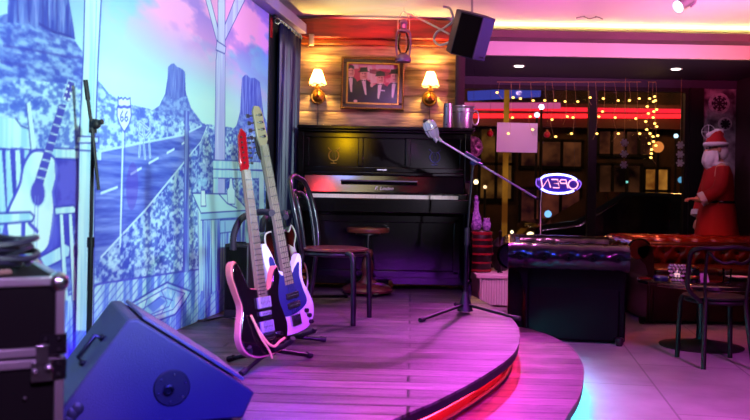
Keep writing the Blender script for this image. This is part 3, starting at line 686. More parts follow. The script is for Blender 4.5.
# ------------------------------------------------------------------ guitars
def ring_pts(pts, n=6): return [(p.x, p.y) for p in spline([(x, y, 0) for x, y in pts], n, True)]
def scaled(poly, k, c): return [(c[0]+(x-c[0])*k, c[1]+(z-c[1])*k) for x, z in poly]
def body_mesh(poly, t, mats, par, inner=None, bev=.008, th=.0):
    mb = MB(); mb.prism(poly, 0, t, 'y'); o = mb.build('body', mats, par, bevel=bev, seg=3)
    return o
def rot_of(yaw, lean, roll):
    return (Matrix.Rotation(yaw, 4, 'Z') @ Matrix.Rotation(lean, 4, 'X') @ Matrix.Rotation(roll, 4, 'Y')).to_euler()
def neck_parts(t, z0, z1, w0, w1, board, fretm, dots=True, nf=21, y=-.004):
    mb = MB(); n = [(-w0/2, z0), (w0/2, z0), (w1/2, z1), (-w1/2, z1)]
    mb.prism(n, y+.004, y+.022, 'y'); nk = mb.build('neck', M['maple'], t, bevel=.006)
    mb = MB(); mb.prism(n, y-.003, y+.004, 'y'); fb = mb.build('fingerboard', board, nk)
    L = z1-z0
    sc = (z1-z0)/(1-2**(-nf/12))
    for i in range(1, nf):
        z = z1 - sc*(1-2**(-i/12)); k = (z-z0)/L; w = w0+(w1-w0)*k
        mb = MB(); mb.box((0, y-.0035, z), (w, .0025, .0028)); mb.build('fret', fretm, nk, smooth=False)
    return nk
def strings(t, n, zb, zt, w0, w1, y0, y1):
    for i in range(n):
        k = (i/(n-1)-.5); mb = MB(); mb.tube([(k*w0, y0, zb), (k*w1, y1, zt)], .0011, 5); mb.build('string', M['nickel'], t)
def pickup(t, z, w, h, m, y=-.008, x=0):
    mb = MB(); mb.box((x, y, z), (w, .014, h)); p = mb.build('pickup', m, t, bevel=.003)
    mb = MB()
    for i in range(6): mb.sphere((x+(i-2.5)*w*.13, y-.007, z), .0035, 6)
    mb.build('pole_pieces', M['nickel'], p)
DOUBLE = mat('pickup_violet', '8a86a8', .3, var=.1)
# front guitar: dark superstrat with a pinkish bare edge and red headstock
gz = STG+.055
t = thing('electric_guitar', 'dark electric guitar with pinkish body edge and red reversed headstock on the front stand', 'guitar', P(269.5, 356, 3.85))
loc1 = t.location.copy()
t.rotation_euler = rot_of(R(55), R(-9), R(-2.2))
ol = ring_pts([(0, 0), (.085, .008), (.135, .05), (.155, .12), (.135, .19), (.118, .245), (.124, .30), (.142, .36), (.128, .405), (.10, .375), (.078, .325), (.04, .30), (-.04, .315), (-.075, .325), (-.10, .37), (-.135, .445), (-.165, .435), (-.172, .38), (-.15, .30), (-.135, .24), (-.155, .17), (-.17, .10), (-.145, .04), (-.08, .006)], 6)
mb = MB(); mb.prism(ol, .004, .042, 'y'); mb.build('body', M['pinkwood'], t, bevel=.006)
mb = MB(); mb.prism(scaled(ol, .965, (0, .2)), -.001, .008, 'y'); mb.build('top', mat('guitar_top', '0c0a10', .12, coat=.8, c2='100408', scale=3.2), t, bevel=.004)
neck_parts(t, .27, .86, .056, .043, M['maple'], M['nickel'])
for z, h in ((.245, .05), (.195, .02), (.135, .05)): pickup(t, z, .085 if h > .03 else .07, h, DOUBLE)
mb = MB(); mb.box((0, -.008, .095), (.085, .016, .03)); mb.box((0, -.012, .078), (.06, .01, .012)); mb.build('bridge', M['nickel'], t, bevel=.002)
strings(t, 6, .095, .86, .052, .036, -.018, -.008)
mb = MB(); hd = [(-.021, .855), (.021, .855), (.034, .88), (.040, 1.035), (.012, 1.06), (-.012, 1.02), (-.026, .90)]
mb.prism(hd, .008, .022, 'y'); hs = mb.build('headstock', M['redpaint'], t, bevel=.003)
for i in range(6):
    z = .895+.024*i; mb = MB(); mb.tube([(.0, .002, z), (.0, .012, z)], .005, 8); mb.tube([(.0, .012, z), (.03, .015, z), (.062, .016, z)], .003, 6); mb.sphere((.062, .016, z), (.010, .005, .007), 8); mb.build('tuning_peg', M['blackm'], hs)
for x, z in ((.085, .09), (.10, .055)):
    mb = MB(); mb.lathe([(.011, 0), (.010, .016), (0, .017)], (x, -.002, z), 14, Matrix.Rotation(R(90), 3, 'X')); mb.build('knob', M['nickel'], t)
mb = MB(); mb.tube([p for p in spline([(-.10, -.012, .20), (-.075, -.016, .14), (-.05, -.018, .10), (-.02, -.02, .06), (.02, -.02, .04), (.06, -.018, .055), (.10, -.016, .065)], 6)], [.006]*37, 8)
mb.tube([p for p in spline([(-.08, -.012, .15), (-.06, -.02, .09), (-.02, -.02, .03), (.0, -.014, -.01)], 6)], .005, 8)
mb.build('strap', mat('pale_gold_strap', 'd8b070', .6, var=.2), t)
# white bass behind it
t = thing('bass_guitar', 'white bass guitar with dark pickguard and pale headstock behind the dark guitar', 'bass guitar', P(297.5, 333, 4.42))
t.rotation_euler = rot_of(R(52), R(-8), R(-7.6)); loc2 = t.location.copy()
ob = ring_pts([(0, 0), (.085, .01), (.14, .05), (.16, .12), (.14, .19), (.115, .25), (.115, .31), (.128, .37), (.115, .405), (.085, .375), (.06, .34), (.035, .33), (-.035, .335), (-.06, .36), (-.085, .44), (-.115, .495), (-.14, .48), (-.145, .41), (-.135, .33), (-.125, .26), (-.15, .18), (-.165, .11), (-.145, .045), (-.085, .008)], 6)
mb = MB(); mb.prism(ob, 0, .042, 'y'); mb.build('body', M['whitepaint'], t, bevel=.008, seg=3)
pg = ring_pts([(-.10, .12), (-.03, .10), (.06, .115), (.11, .15), (.095, .22), (.085, .29), (.10, .36), (.06, .335), (.03, .31), (-.05, .32), (-.09, .42), (-.115, .40), (-.10, .28), (-.10, .2)], 5)
mb = MB(); mb.prism(pg, -.004, .001, 'y'); mb.build('pickguard', mat('pickguard', '2c3068', .2, coat=.5), t)
neck_parts(t, .26, 1.0, .062, .042, M['maple'], M['nickel'], nf=20)
for z in (.20, .15): pickup(t, z, .09, .03, M['blackm'], x=.004)
mb = MB(); mb.box((0, -.006, .07), (.07, .014, .055)); mb.build('bridge', M['nickel'], t, bevel=.002)
strings(t, 4, .07, 1.0, .05, .03, -.016, -.01)
mb = MB(); hd = [(-.021, .995), (.021, .995), (.044, 1.03), (.040, 1.10), (.036, 1.17), (.022, 1.205), (-.012, 1.21), (-.03, 1.18), (-.032, 1.05)]
mb.prism(hd, .006, .02, 'y'); hs = mb.build('headstock', M['maple'], t, bevel=.003)
for i in range(4):
    z = 1.045+.038*i; mb = MB(); mb.lathe([(.009, 0), (.007, .016), (0, .017)], (.008, .006, z), 10, Matrix.Rotation(R(90), 3, 'X')); mb.tube([(.008, .005, z), (-.03, .012, z), (-.062, .014, z)], .004, 6); mb.box((-.068, .014, z), (.022, .006, .02)); mb.build('tuning_peg', M['nickel'], hs)
for x, z in ((.09, .10), (.105, .07), (.11, .035)):
    mb = MB(); mb.lathe([(.012, 0), (.011, .016), (0, .017)], (x, -.001, z), 14, Matrix.Rotation(R(90), 3, 'X')); mb.build('knob', M['blackm'], t)
# dark archtop further back
t = thing('archtop_guitar', 'dark red sunburst guitar with white edge binding standing behind the white bass', 'guitar', P(292, 300, 5.5))
t.rotation_euler = rot_of(R(48), R(-8), R(-9)); loc3 = t.location.copy()
oa = ring_pts([(0, 0), (.12, .02), (.17, .10), (.17, .20), (.12, .28), (.11, .34), (.14, .41), (.12, .475), (.085, .44), (.045, .455), (-.05, .465), (-.11, .46), (-.13, .41), (-.115, .33), (-.12, .28), (-.17, .20), (-.17, .10), (-.12, .02)], 6)
mb = MB(); mb.prism(oa, 0, .06, 'y'); mb.build('body', M['sunburst'], t, bevel=.012, seg=3)
mb = MB(); mb.tube([(x, -.001, z) for x, z in oa], .0055, 6, True); mb.build('binding', M['ivory'], t)
neck_parts(t, .40, .94, .055, .043, M['rosewood'], M['nickel'], nf=19)
for z in (.33, .22): pickup(t, z, .085, .035, M['nickel'])
mb = MB(); mb.box((0, -.008, .14), (.08, .016, .016)); mb.build('bridge', M['nickel'], t, bevel=.002)
strings(t, 6, .14, .94, .05, .036, -.018, -.008)
mb = MB(); mb.prism([(-.022, .935), (.022, .935), (.038, .98), (.036, 1.08), (.0, 1.10), (-.036, 1.08), (-.038, .98)], .008, .022, 'y'); hs = mb.build('headstock', M['blackm'], t, bevel=.003)
for s_ in (-1, 1):
    for i in range(3): 
        mb = MB(); mb.tube([(s_*.036, .015, .985+.035*i), (s_*.052, .015, .985+.035*i)], .003, 6); mb.sphere((s_*.055, .015, .985+.035*i), (.008, .005, .007), 8); mb.build('tuning_peg', M['nickel'], hs)
for x, z in ((.13, .12), (.145, .16), (.10, .09)):
    mb = MB(); mb.lathe([(.012, 0), (.010, .016), (0, .017)], (x, -.001, z), 14, Matrix.Rotation(R(90), 3, 'X')); mb.build('knob', M['gold'], t)
mb = MB(); mb.prism([(.05, .14), (.10, .20), (.095, .33), (.05, .36)], -.014, -.010, 'y'); mb.build('pickguard', M['ivory'], t)

# guitar stands
def gstand(name, label, hub, feet, top, yoke, rest, r=.0105):
    hub = Vector(hub); t = thing(name, label, 'guitar stand', (hub.x, hub.y, STG), group=None)
    o = Vector((hub.x, hub.y, STG))
    for f in feet:
        f = Vector(f); mb = MB(); mb.tube([hub-o, f+Vector((0, 0, .012))-o], r, 10); l = mb.build('leg', M['blackmetal'], t)
        d = (f-hub).normalized(); mb = MB(); mb.tube([f-d*.035+Vector((0, 0, .013))-o, f+Vector((0, 0, .013))-o], .0145, 10); mb.build('rubber_foot', M['foam'], l)
    mb = MB(); mb.tube([hub-o, Vector(top)-o], r, 10); mb.tube([hub-o-Vector((0, 0, .02)), hub-o+Vector((0, 0, .06))], .024, 12); mb.build('post', M['blackmetal'], t)
    mb = MB(); mb.tube(spline([Vector(p)-o for p in yoke], 6), .016, 10); mb.build('neck_yoke', M['foam'], t)
    for q in rest:
        mb = MB(); mb.tube([Vector(p)-o for p in q], .0125, 10); mb.build('rest_arm', M['foam'], t)
    return t
d1 = 3.95
hub1 = P(271, 350, 3.90)
gstand('guitar_stand', 'black tripod guitar stand holding the dark front guitar', hub1,
       [G(311, 358, STG), G(228, 362, STG), G(241, 377, STG)], P(254, 226, 4.12),
       [P(233, 250, 3.98), P(234, 234, 3.98), P(241, 219, 4.0), P(252, 214, 4.05), P(262, 212, 4.03), P(272, 213, 3.93)],
       [[P(250, 351, 3.96), P(250, 352, 3.76), P(249, 347, 3.745)], [hub1, P(284, 346, 3.86), P(292, 341, 3.74), P(293, 338, 3.73)], [hub1, P(250, 351, 3.96)]])
hub2 = P(288, 336, 4.55)
gstand('guitar_stand', 'black tripod guitar stand holding the white bass', hub2,
       [G(326, 342, STG), G(266, 346, STG), G(300, 322, STG)], P(273, 230, 4.78),
       [P(262, 231, 4.62), P(263, 221, 4.6), P(268, 216, 4.66), P(276, 216, 4.66), P(284, 213, 4.6), P(286, 217, 4.5)],
       [[hub2, P(300, 336, 4.52), P(314, 331, 4.35), P(315, 328, 4.34)], [hub2, P(279, 336, 4.52), P(280, 337, 4.33)]])
hub3 = P(290, 297, 5.75)
gstand('guitar_stand', 'black guitar stand holding the dark red guitar beside the curtain', hub3,
       [G(347, 297.5, STG), G(283, 318, STG), G(272, 306, STG)], P(284, 214, 5.85),
       [P(271, 222, 5.66), P(273, 215, 5.66), P(281, 213, 5.72), P(289, 212, 5.6)],
       [[hub3, P(303, 296, 5.7), P(309, 294, 5.42)], [hub3, P(280, 298, 5.7), P(279, 298, 5.4)]])
# box against the wall behind the guitars
bp = G(232, 318, STG)
t = thing('speaker_box', 'small black box speaker standing against the mural behind the guitars', 'speaker', (bp.x+.02, bp.y+.05, STG), -WA)
mb = MB(); mb.box((0, .06, .235), (.16, .16, .47)); mb.build('cabinet', M['blackm'], t, bevel=.008)
mb = MB(); mb.box((0, -.024, .25), (.135, .01, .40)); mb.build('grille', M['ply'], t, bevel=.003)
mb = MB(); mb.box((.0, .06, .475), (.07, .02, .012)); mb.build('handle', M['blackmetal'], t)
# cable along the wall foot
mb = MB(); pts = spline([G(172, 330, STG), G(184, 326.5, STG), G(196, 322, STG), G(208, 321, STG), G(224, 318, STG), G(240, 321, STG)], 6)
mb.tube([p+Vector((0, 0, .006)) for p in pts], .006, 6)
tag(mb.build('floor_cable', M['cable']), 'black cable running along the stage boards at the foot of the mural', 'cable')

# ------------------------------------------------------------------ bentwood chairs
def chair(name, label, loc, rz, sm, fm, hw=.178, hh_=.455):
    t = thing(name, label, 'chair', loc, rz); SZ = .46
    mb = MB(); mb.lathe([(.0, SZ-.022), (.195, SZ-.022), (.212, SZ-.012), (.212, SZ-.002), (.19, SZ+.004), (.10, SZ-.002), (0, SZ-.004)], (0, 0, 0), 36, ex=1.02); mb.build('seat', sm, t)
    mb = MB(); mb.tube([(.195*math.cos(a), .19*math.sin(a), SZ-.034) for a in [2*math.pi*i/36 for i in range(36)]], .013, 8, True); mb.build('seat_frame', fm, t)
    for y in (-1, 1):
        mb = MB(); mb.tube(spline([(.125, .155*y, SZ-.02), (.165, .168*y, SZ-.04), (.178, .176*y, SZ-.12), (.186, .186*y, 0)], 6), [.017]*19, 10); mb.build('leg', fm, t)
        mb = MB(); mb.tube(spline([(-.165, .13*y, SZ-.01), (-.19, .145*y, .26), (-.235, .165*y, 0)], 6), [.016]*13, 10); mb.build('leg', fm, t)
    def hoop(w, h, b, r):
        half = [(-.165, b*w, SZ-.03), (-.175, w, SZ+.06), (-.195, w*1.04, SZ+.18), (-.225, w*1.02, SZ+.30), (-.26, w*.80, SZ+.30+(h-.30)*.72), (-.278, w*.42, SZ+h-.012)]
        pts = [Vector(p) for p in half]+[Vector((-.283, 0, SZ+h))]+[Vector((p[0], -p[1], p[2])) for p in half[::-1]]
        mb = MB(); q = spline(pts, 6); mb.tube(q, r, 10); return mb
    hoop(hw, hh_, .86 if hw < .2 else .66, .0155).build('back_hoop', fm, t)
    hoop(hw*.56, hh_-.095, .95, .011).build('inner_hoop', fm, t)
    return t
chair('bentwood_chair', 'dark bentwood chair with reddish wooden seat standing on the stage before the piano', (-.25, 5.38, STG), R(-15), M['seatwood'], M['darkwood'])
chair('bentwood_chair', 'dark bentwood chair drawn up to the low round table', (2.33, 5.74, 0), R(90), M['ebony'], M['ebony'], .25, .345)

# ------------------------------------------------------------------ upright piano
PX0, PX1 = -.645, .79; PYF, PYB = 7.0, 7.40; PC = (PX0+PX1)/2; PW = PX1-PX0
t = thing('upright_piano', 'black upright piano with gilt lyre panels against the log wall', 'piano', (PC, PYB, STG))
BK = mat('piano_black', '070607', .13, coat=0, var=.2, spec=.45)
def pb(mb, x0_, x1_, y0_, y1_, z0_, z1_): mb.box(((x0_+x1_)/2-PC, (y0_+y1_)/2-PYB, (z0_+z1_)/2), (x1_-x0_, y1_-y0_, z1_-z0_)); return mb
PH = 1.365
mb = MB(); pb(mb, PX0+.05, PX1-.05, PYF+.05, PYB, .05, PH-.04); mb.build('case', BK, t, bevel=.004)
for a in (PX0, PX1-.05):
    mb = MB(); pb(mb, a, a+.05, PYF, PYB, .0, PH-.035); mb.build('side_panel', BK, t, bevel=.006)
mb = MB(); pb(mb, PX0-.008, PX1+.03, PYF-.04, PYB+.0, PH-.03, PH); pb(mb, PX0-.004, PX1+.012, PYF-.02, PYB, PH-.05, PH-.03); mb.build('top_lid', BK, t, bevel=.008)
# upper panel frame with three fields
mb = MB(); zf0, zf1 = 1.03, 1.27
for z in (zf0-.025, zf1+.02): pb(mb, PX0+.05, PX1-.05, PYF+.015, PYF+.055, z-.022, z+.022)
for x in (PX0+.07, PX0+.52, PX1-.52, PX1-.07): pb(mb, x-.022, x+.022, PYF+.015, PYF+.055, zf0, zf1)
pb(mb, PX0+.05, PX1-.05, PYF-.0, PYF+.055, .958, .985)
mb.build('panel_frame', BK, t, bevel=.006)
lm = mat('gilt_inlay', '8a6a2a', .3, .8)
for x, m_ in ((PX0+.295, lm), (PX1-.295, mat('dull_inlay', '2c2a66', .4, .5))):
    mb = MB(); c = Vector((x-PC, PYF+.046-PYB, 1.13))
    mb.tube([c+Vector((.042*math.sin(a), 0, .045*math.cos(a)-.01)) for a in [R(25)+R(310)*i/20 for i in range(21)]], .005, 6)
    for dx in (-.012, .0, .012): mb.tube([c+Vector((dx, 0, .03)), c+Vector((dx, 0, -.055))], .0022, 5)
    mb.tube([c+Vector((-.03, 0, .035)), c+Vector((-.05, 0, .055))], .004, 6); mb.tube([c+Vector((.03, 0, .035)), c+Vector((.05, 0, .055))], .004, 6)
    mb.tube([c+Vector((-.025, 0, -.075)), c+Vector((.025, 0, -.075))], .004, 6); mb.tube([c+Vector((0, 0, -.05)), c+Vector((0, 0, -.08))], .004, 6)
    mb.build('lyre_inlay', m_, t)
# fallboard, music ledge
mb = MB(); y1 = PYF+.03
mb.prism([(y1-PYB, .96), (y1-.02-PYB, .955), (y1-.055-PYB, .815), (y1-.02-PYB, .815)], PX0+.055-PC, PX1-.055-PC, 'x'); fbd = mb.build('fallboard', BK, t, bevel=.003)
mb = MB(); pb(mb, PX0+.36, PX1-.44, PYF-.06, PYF+.0, .905, .918); mb.build('music_ledge', mat('ledge_violet', '3a2c4a', .25, coat=.4), t, bevel=.003)
fc = bpy.data.curves.new('maker_lettering', 'FONT'); fc.body = 'F. Linden'; fc.size = .042; fc.shear = .35; fc.extrude = .0006; fc.align_x = 'CENTER'
fo = bpy.data.objects.new('tmp', fc); COL.objects.link(fo)
dg = bpy.context.evaluated_depsgraph_get(); me = bpy.data.meshes.new_from_object(fo.evaluated_get(dg)); bpy.data.objects.remove(fo)
me.materials.clear(); me.materials.append(mat('silver_inlay', '9a96c8', .3, .7)); me.name = 'maker_lettering'
lo = bpy.data.objects.new('maker_lettering', me); COL.objects.link(lo); lo.parent = fbd
lo.location = (PC-.0-PC, y1-.0535-PYB, .838); lo.rotation_euler = (R(90-14), 0, 0)
# key bed, keys, cheeks
KY = PYF-.20
mb = MB(); pb(mb, PX0+.03, PX1-.03, KY, PYF+.03, .66, .767); pb(mb, PX0+.03, PX1-.03, KY-.012, KY+.02, .655, .769); kb = mb.build('key_bed', BK, t, bevel=.006)
mb = MB(); kx0, kx1 = PX0+.115, PX1-.115; n = 52; w = (kx1-kx0)/n
for i in range(n): mb.box((kx0+(i+.5)*w-PC, PYF-.095-PYB, .783), (w*.93, .15, .032))
mb.build('white_keys', M['ivory'], kb, bevel=.001, seg=1)
mb = MB()
for i in range(n-1):
    if (i % 7) in (0, 2, 3, 5, 6): mb.box((kx0+(i+1)*w-PC, PYF-.06-PYB, .805), (w*.55, .09, .014))
mb.build('black_keys', M['black'], kb)
for a in (PX0+.045, PX1-.115):
    mb = MB(); pb(mb, a, a+.07, KY+.01, PYF+.03, .765, .815); mb.build('key_block', BK, t, bevel=.008)
for a in (PX0, PX1-.05):
    mb = MB(); mb.prism([(PYF+.02-PYB, .70), (KY-PYB+.01, .70), (KY-PYB+.01, .77), (PYF-.12-PYB, .80), (PYF-.05-PYB, .83), (PYF+.02-PYB, .94)], a-PC, a+.05-PC, 'x'); mb.build('cheek', BK, t, bevel=.006)
    mb = MB(); x = a+.025-PC; mb.lathe([(.034, .09), (.034, .12), (.022, .14), (.030, .2), (.036, .36), (.030, .5), (.02, .56), (.03, .60), (.034, .66)], (x, KY+.05-PYB, 0), 18); mb.box((x, KY+.05-PYB, .05), (.06, .06, .1)); mb.build('front_leg', BK, t)
    mb = MB(); pb(mb, a-.005, a+.055, KY+.0, PYF+.05, .03, .09); mb.build('toe_block', BK, t, bevel=.008)
    for yy_ in (KY+.05, PYB-.06):
        mb = MB(); mb.lathe([(.022, -.008), (.022, .008)], (x, yy_-PYB, .022), 14, Matrix.Rotation(R(90), 3, 'Y')); mb.build('caster', M['brass'], t)
mb = MB(); 
for z in (.14, .60): pb(mb, PX0+.08, PX1-.08, PYF+.02, PYF+.055, z-.03, z+.03)
for x in (PX0+.10, PX1-.10): pb(mb, x-.03, x+.03, PYF+.02, PYF+.055, .14, .60)
mb.build('lower_frame', BK, t, bevel=.006)
for dx in (-.07, .07):
    mb = MB(); mb.tube(spline([(dx, PYF+.05-PYB, .075), (dx, PYF-.05-PYB, .07), (dx, PYF-.10-PYB, .05)], 5), .012, 8, flat=1.6); mb.build('pedal', M['brass'], t)
mb = MB(); pb(mb, PC-.06, PC+.02, PYF+.004, PYF+.02, 1.0, 1.01); mb.build('panel_latch', M['nickel'], t)

# piano stool
sl_ = G(367, 294, STG)
t = thing('piano_stool', 'round wooden piano stool with turned pedestal in front of the piano', 'stool', sl_)
mb = MB(); mb.lathe([(0, .495), (.165, .495), (.172, .505), (.172, .525), (.16, .535), (0, .537)], (0, 0, 0), 36); mb.build('seat', M['seatwood'], t)
mb = MB(); mb.lathe([(.10, .475), (.10, .495), (.02, .47), (.018, .36)], (0, 0, 0), 20); mb.build('screw_spindle', M['blackmetal'], t)
mb = MB(); mb.lathe([(.0, .36), (.035, .36), (.045, .33), (.03, .29), (.045, .25), (.055, .20), (.04, .16), (.05, .12), (.075, .10), (.08, .085)], (0, 0, 0), 24); mb.build('pedestal', M['seatwood'], t)
mb = MB(); mb.lathe([(.06, .095), (.14, .085), (.19, .06), (.205, .04), (.20, .022), (.17, .02), (0, .02)], (0, 0, 0), 32); mb.build('base', M['seatwood'], t)
for i in range(4):
    a = i*math.pi/2+.4; mb = MB(); mb.sphere((.175*math.cos(a), .175*math.sin(a), .02), (.035, .035, .02), 12); mb.build('foot', M['darkwood'], t)

# ------------------------------------------------------------------ vintage microphone on boom stand
bz = Vector(G(465, 313.5, STG)); d0 = bz.y
t = thing('boom_stand', 'black tripod boom microphone stand near the curved stage edge', 'microphone stand', bz)
cl = P(473.5, 158, d0)
mb = MB(); mb.tube([(0, 0, .05), P(467, 235, d0)-bz], .0135, 12); mb.build('lower_pole', M['blackmetal'], t)
mb = MB(); mb.tube([P(467, 245, d0)-bz, P(467.3, 228, d0)-bz], .019, 12); mb.build('height_clutch', M['blackm'], t)
mb = MB(); mb.tube([P(467, 240, d0)-bz, cl-bz], .0085, 10); mb.build('upper_pole', M['blackmetal'], t)
mb = MB(); mb.lathe([(.055, .02), (.05, .035), (.034, .09), (.022, .135), (.014, .15), (0, .15)], (0, 0, 0), 20); mb.build('tripod_hub', M['blackm'], t)
for f in (G(420, 322.5, STG), G(520, 321, STG), Vector((bz.x-.03, bz.y+.36, STG))):
    f = f-bz; dr = Vector((f.x, f.y, 0)).normalized()
    mb = MB(); mb.tube([dr*.03+Vector((0, 0, .06)), f+Vector((0, 0, .014))], .010, 10); l = mb.build('leg', M['blackmetal'], t)
    mb = MB(); mb.tube([f-dr*.045+Vector((0, 0, .017)), f+Vector((0, 0, .015))], .015, 10); mb.build('rubber_foot', M['foam'], l)
b0, b1 = P(441, 141, d0-.12), P(538, 199, d0+.14)
mb = MB(); mb.tube([b0-bz, b1-bz], .0065, 10); mb.build('boom_arm', M['silver'], t)
dv = (b1-b0).normalized()
mb = MB(); mb.tube([cl-bz-dv*.07+Vector((0, -.0, .0)), cl-bz+dv*.05], .016, 12); mb.sphere(cl-bz+Vector((0, 0, -.03)), .024, 12); mb.tube([cl-bz+Vector((-.0, -.02, -.03)), cl-bz+Vector((.06, -.04, -.045))], .008, 8); mb.build('boom_clutch', mat('clutch_plastic', '1c2250', .35), t)
mb = MB(); mb.tube([b1-bz-dv*.02, b1-bz+dv*.0], .010, 10); mb.build('end_cap', M['foam'], t)
mh_ = P(431, 129, d0-.15)
t = thing('vintage_microphone', 'chrome vintage ribbed microphone at the end of the boom', 'microphone', mh_)
ux = Vector((-.42, -.3, .86)).normalized()                 # axis of the head
Q = Vector((.5, -.86, .0)).normalized(); Mq = ux.to_track_quat('Z', 'Y').to_matrix()
mb = MB(); mb.lathe([(0, -.062), (.026, -.058), (.038, -.04), (.044, -.01), (.044, .025), (.036, .05), (.018, .064), (0, .066)], (0, 0, 0), 28, Mq, ex=1.0, ey=.85); hd_ = mb.build('head', M['silver'], t)
mb = MB()
for k in range(10):
    a = 2*math.pi*k/10
    mb.tube([Mq @ Vector((.046*math.cos(a)*s1, .039*math.sin(a)*s1, z)) for s1, z in ((.85, -.045), (1, -.01), (1, .028), (.8, .053))], .0045, 6)
mb.build('ribs', M['silver'], hd_)
mb = MB(); mb.tube([Mq @ Vector((.047*math.cos(a), .040*math.sin(a), .006)) for a in [2*math.pi*k/24 for k in range(24)]], .005, 6, True); mb.build('band', M['chrome'], hd_)
mb = MB(); e_ = b0-mh_
mb.tube([ux*-.055, ux*-.075+e_*.15, e_*.75, e_], [.016, .017, .014, .012], 12); mb.sphere(e_*.5, .021, 12); mb.build('swivel_mount', M['silver'], t)
mb = MB(); mb.tube([ux*.058, ux*.058+Vector((-.03, 0, .004))], .012, 8); mb.build('rear_plug', M['blackm'], t)

# ------------------------------------------------------------------ metal pitcher / ice bucket on piano
zt_ = STG+PH; bk = Vector((P(460, 127, 7.16).x, 7.16, zt_))
t = thing('ice_bucket', 'shiny metal ice bucket with side ring standing on the right end of the piano', 'bucket', bk)
mb = MB(); mb.lathe([(.0, .004), (.082, .0), (.086, .006), (.098, .175), (.108, .186), (.108, .194), (.098, .196), (.092, .18), (.078, .012), (0, .01)], (.015, 0, 0), 40); mb.build('bucket', M['alu'], t)
mb = MB(); c = Vector((.118, -.02, .10)); mb.tube([c+Vector((.028*math.cos(a)+.008, .0, .062*math.sin(a))) for a in [2*math.pi*k/24 for k in range(24)]], .006, 8, True); mb.build('ring_handle', M['alu'], t)
mb = MB(); mb.lathe([(.112, .12), (.114, .125), (.114, .135), (.110, .14)], (.015, 0, 0), 40) if False else mb.tube([(.015+.097*math.cos(a), .097*math.sin(a), .14) for a in [2*math.pi*k/40 for k in range(40)]], .005, 8, True); mb.build('band', M['nickel'], t)
t = thing('metal_cup', 'tall brushed metal cup beside the ice bucket on the piano', 'cup', Vector((P(447, 127, 7.1).x, 7.02, zt_)))
mb = MB(); mb.lathe([(.0, .003), (.038, .0), (.042, .006), (.036, .19), (.038, .20), (.034, .20), (.034, .02), (0, .012)], (0, 0, 0), 28); mb.build('cup', M['alu'], t)
mb = MB(); mb.sphere((-.016, -.036, .175), .006, 8); mb.sphere((-.016, -.038, .025), .006, 8); mb.build('rivets', M['blackmetal'], t)

# ------------------------------------------------------------------ wall things
YF = YB-.032
SCONCE = []
def sconce(px, py, label):
    c = P(px, py, YF); t = thing('wall_sconce', label, 'lamp', c)
    Rx = Matrix.Rotation(R(90), 3, 'X')
    mb = MB(); mb.lathe([(0, .0), (.062, .0), (.066, .008), (.058, .016), (.048, .014), (.042, .022), (.022, .034), (0, .036)], (0, 0, 0), 32, Rx); mb.build('wall_plate', M['brass'], t)
    mb = MB(); mb.tube(spline([(0, -.03, 0), (0, -.075, -.02), (0, -.10, .01), (0, -.10, .06)], 6), .008, 10); mb.lathe([(.0, .055), (.028, .06), (.024, .075), (.012, .08), (.012, .11)], (0, -.10, 0), 18); mb.build('arm', M['brass'], t)
    mb = MB(); mb.sphere((0, -.055, .0), (.018, .02, .02), 12); mb.build('ornament', M['red'], t)
    def sh(u, v):
        a = 2*math.pi*u; r = .030+(.078-.030)*v**1.15+.0035*math.cos(14*a)*(.3+v); z = .225-.125*v-.010*abs(math.sin(3.5*a))*v**6
        return Vector((r*math.cos(a), -.10+r*math.sin(a), z))
    mb = MB(); mb.surf(sh, 112, 14, cu=True)
    m = bpy.data.materials.new('lamp_shade_fabric'); m.use_nodes = True; N = m.node_tree.nodes; b = N['Principled BSDF']
    b.inputs['Base Color'].default_value = col4('f4e8cc'); b.inputs['Roughness'].default_value = .9
    tl = N.new('ShaderNodeBsdfTranslucent'); tl.inputs[0].default_value = col4('ffe6b4'); mx = N.new('ShaderNodeMixShader'); mx.inputs[0].default_value = .6
    L = m.node_tree.links; L.new(b.outputs[0], mx.inputs[1]); L.new(tl.outputs[0], mx.inputs[2])
    L.new(mx.outputs[0], N['Material Output'].inputs[0])
    s_ = mb.build('lamp_shade', m, t)
    mb = MB(); mb.tube([sh(i/112, 1) for i in range(112)], .0035, 5, True); mb.build('shade_trim', M['rosewood'], s_)
    mb = MB(); mb.sphere((0, -.10, .145), (.018, .018, .026), 12); mb.build('bulb', emit('sconce_bulb_glow', (1, .72, .36), 25), t)
    mb = MB(); mb.tube([(-.0, -.012, -.06), (.004, -.010, -.16), (0, -.012, -.3)], .003, 6); mb.build('cord', M['cable'], t)
    SCONCE.append(c+Vector((0, -.10, .185)))
sconce(318, 97, 'brass wall lamp with lit pleated shade between the curtain and the picture')
sconce(429.5, 99, 'brass wall lamp with lit pleated shade right of the picture near the bucket')
# framed group portrait
pa, pb_, pc_ = P(341.5, 57, YF-.02), P(405, 57, YF-.02), P(341.5, 109.5, YF-.02)
fw, fh = pb_.x-pa.x, pa.z-pc_.z
t = thing('framed_picture', 'framed photograph of four men in dark suits in an ornate gilt frame', 'picture', ((pa.x+pb_.x)/2, YF-.012, (pa.z+pc_.z)/2), rot=(0, RHO*.6, 0))
fwid = .055
mb = MB()
for (x, z, w_, h_) in ((0, fh/2-fwid/2, fw, fwid), (0, -fh/2+fwid/2, fw, fwid), (-fw/2+fwid/2, 0, fwid, fh-2*fwid), (fw/2-fwid/2, 0, fwid, fh-2*fwid)): mb.box((x, -.01, z), (w_, .03, h_))
fr_ = mb.build('frame', mat('gilt_frame', '3a1e0e', .35, .4, var=.4, scale=30), t, bevel=.008)
mb = MB()
for k, z in ((0, fh/2-.012), (1, -fh/2+.012)):
    for i in range(30): mb.sphere((-fw/2+.012+(fw-.024)*i/29, -.026, z), (.010, .008, .009), 8)
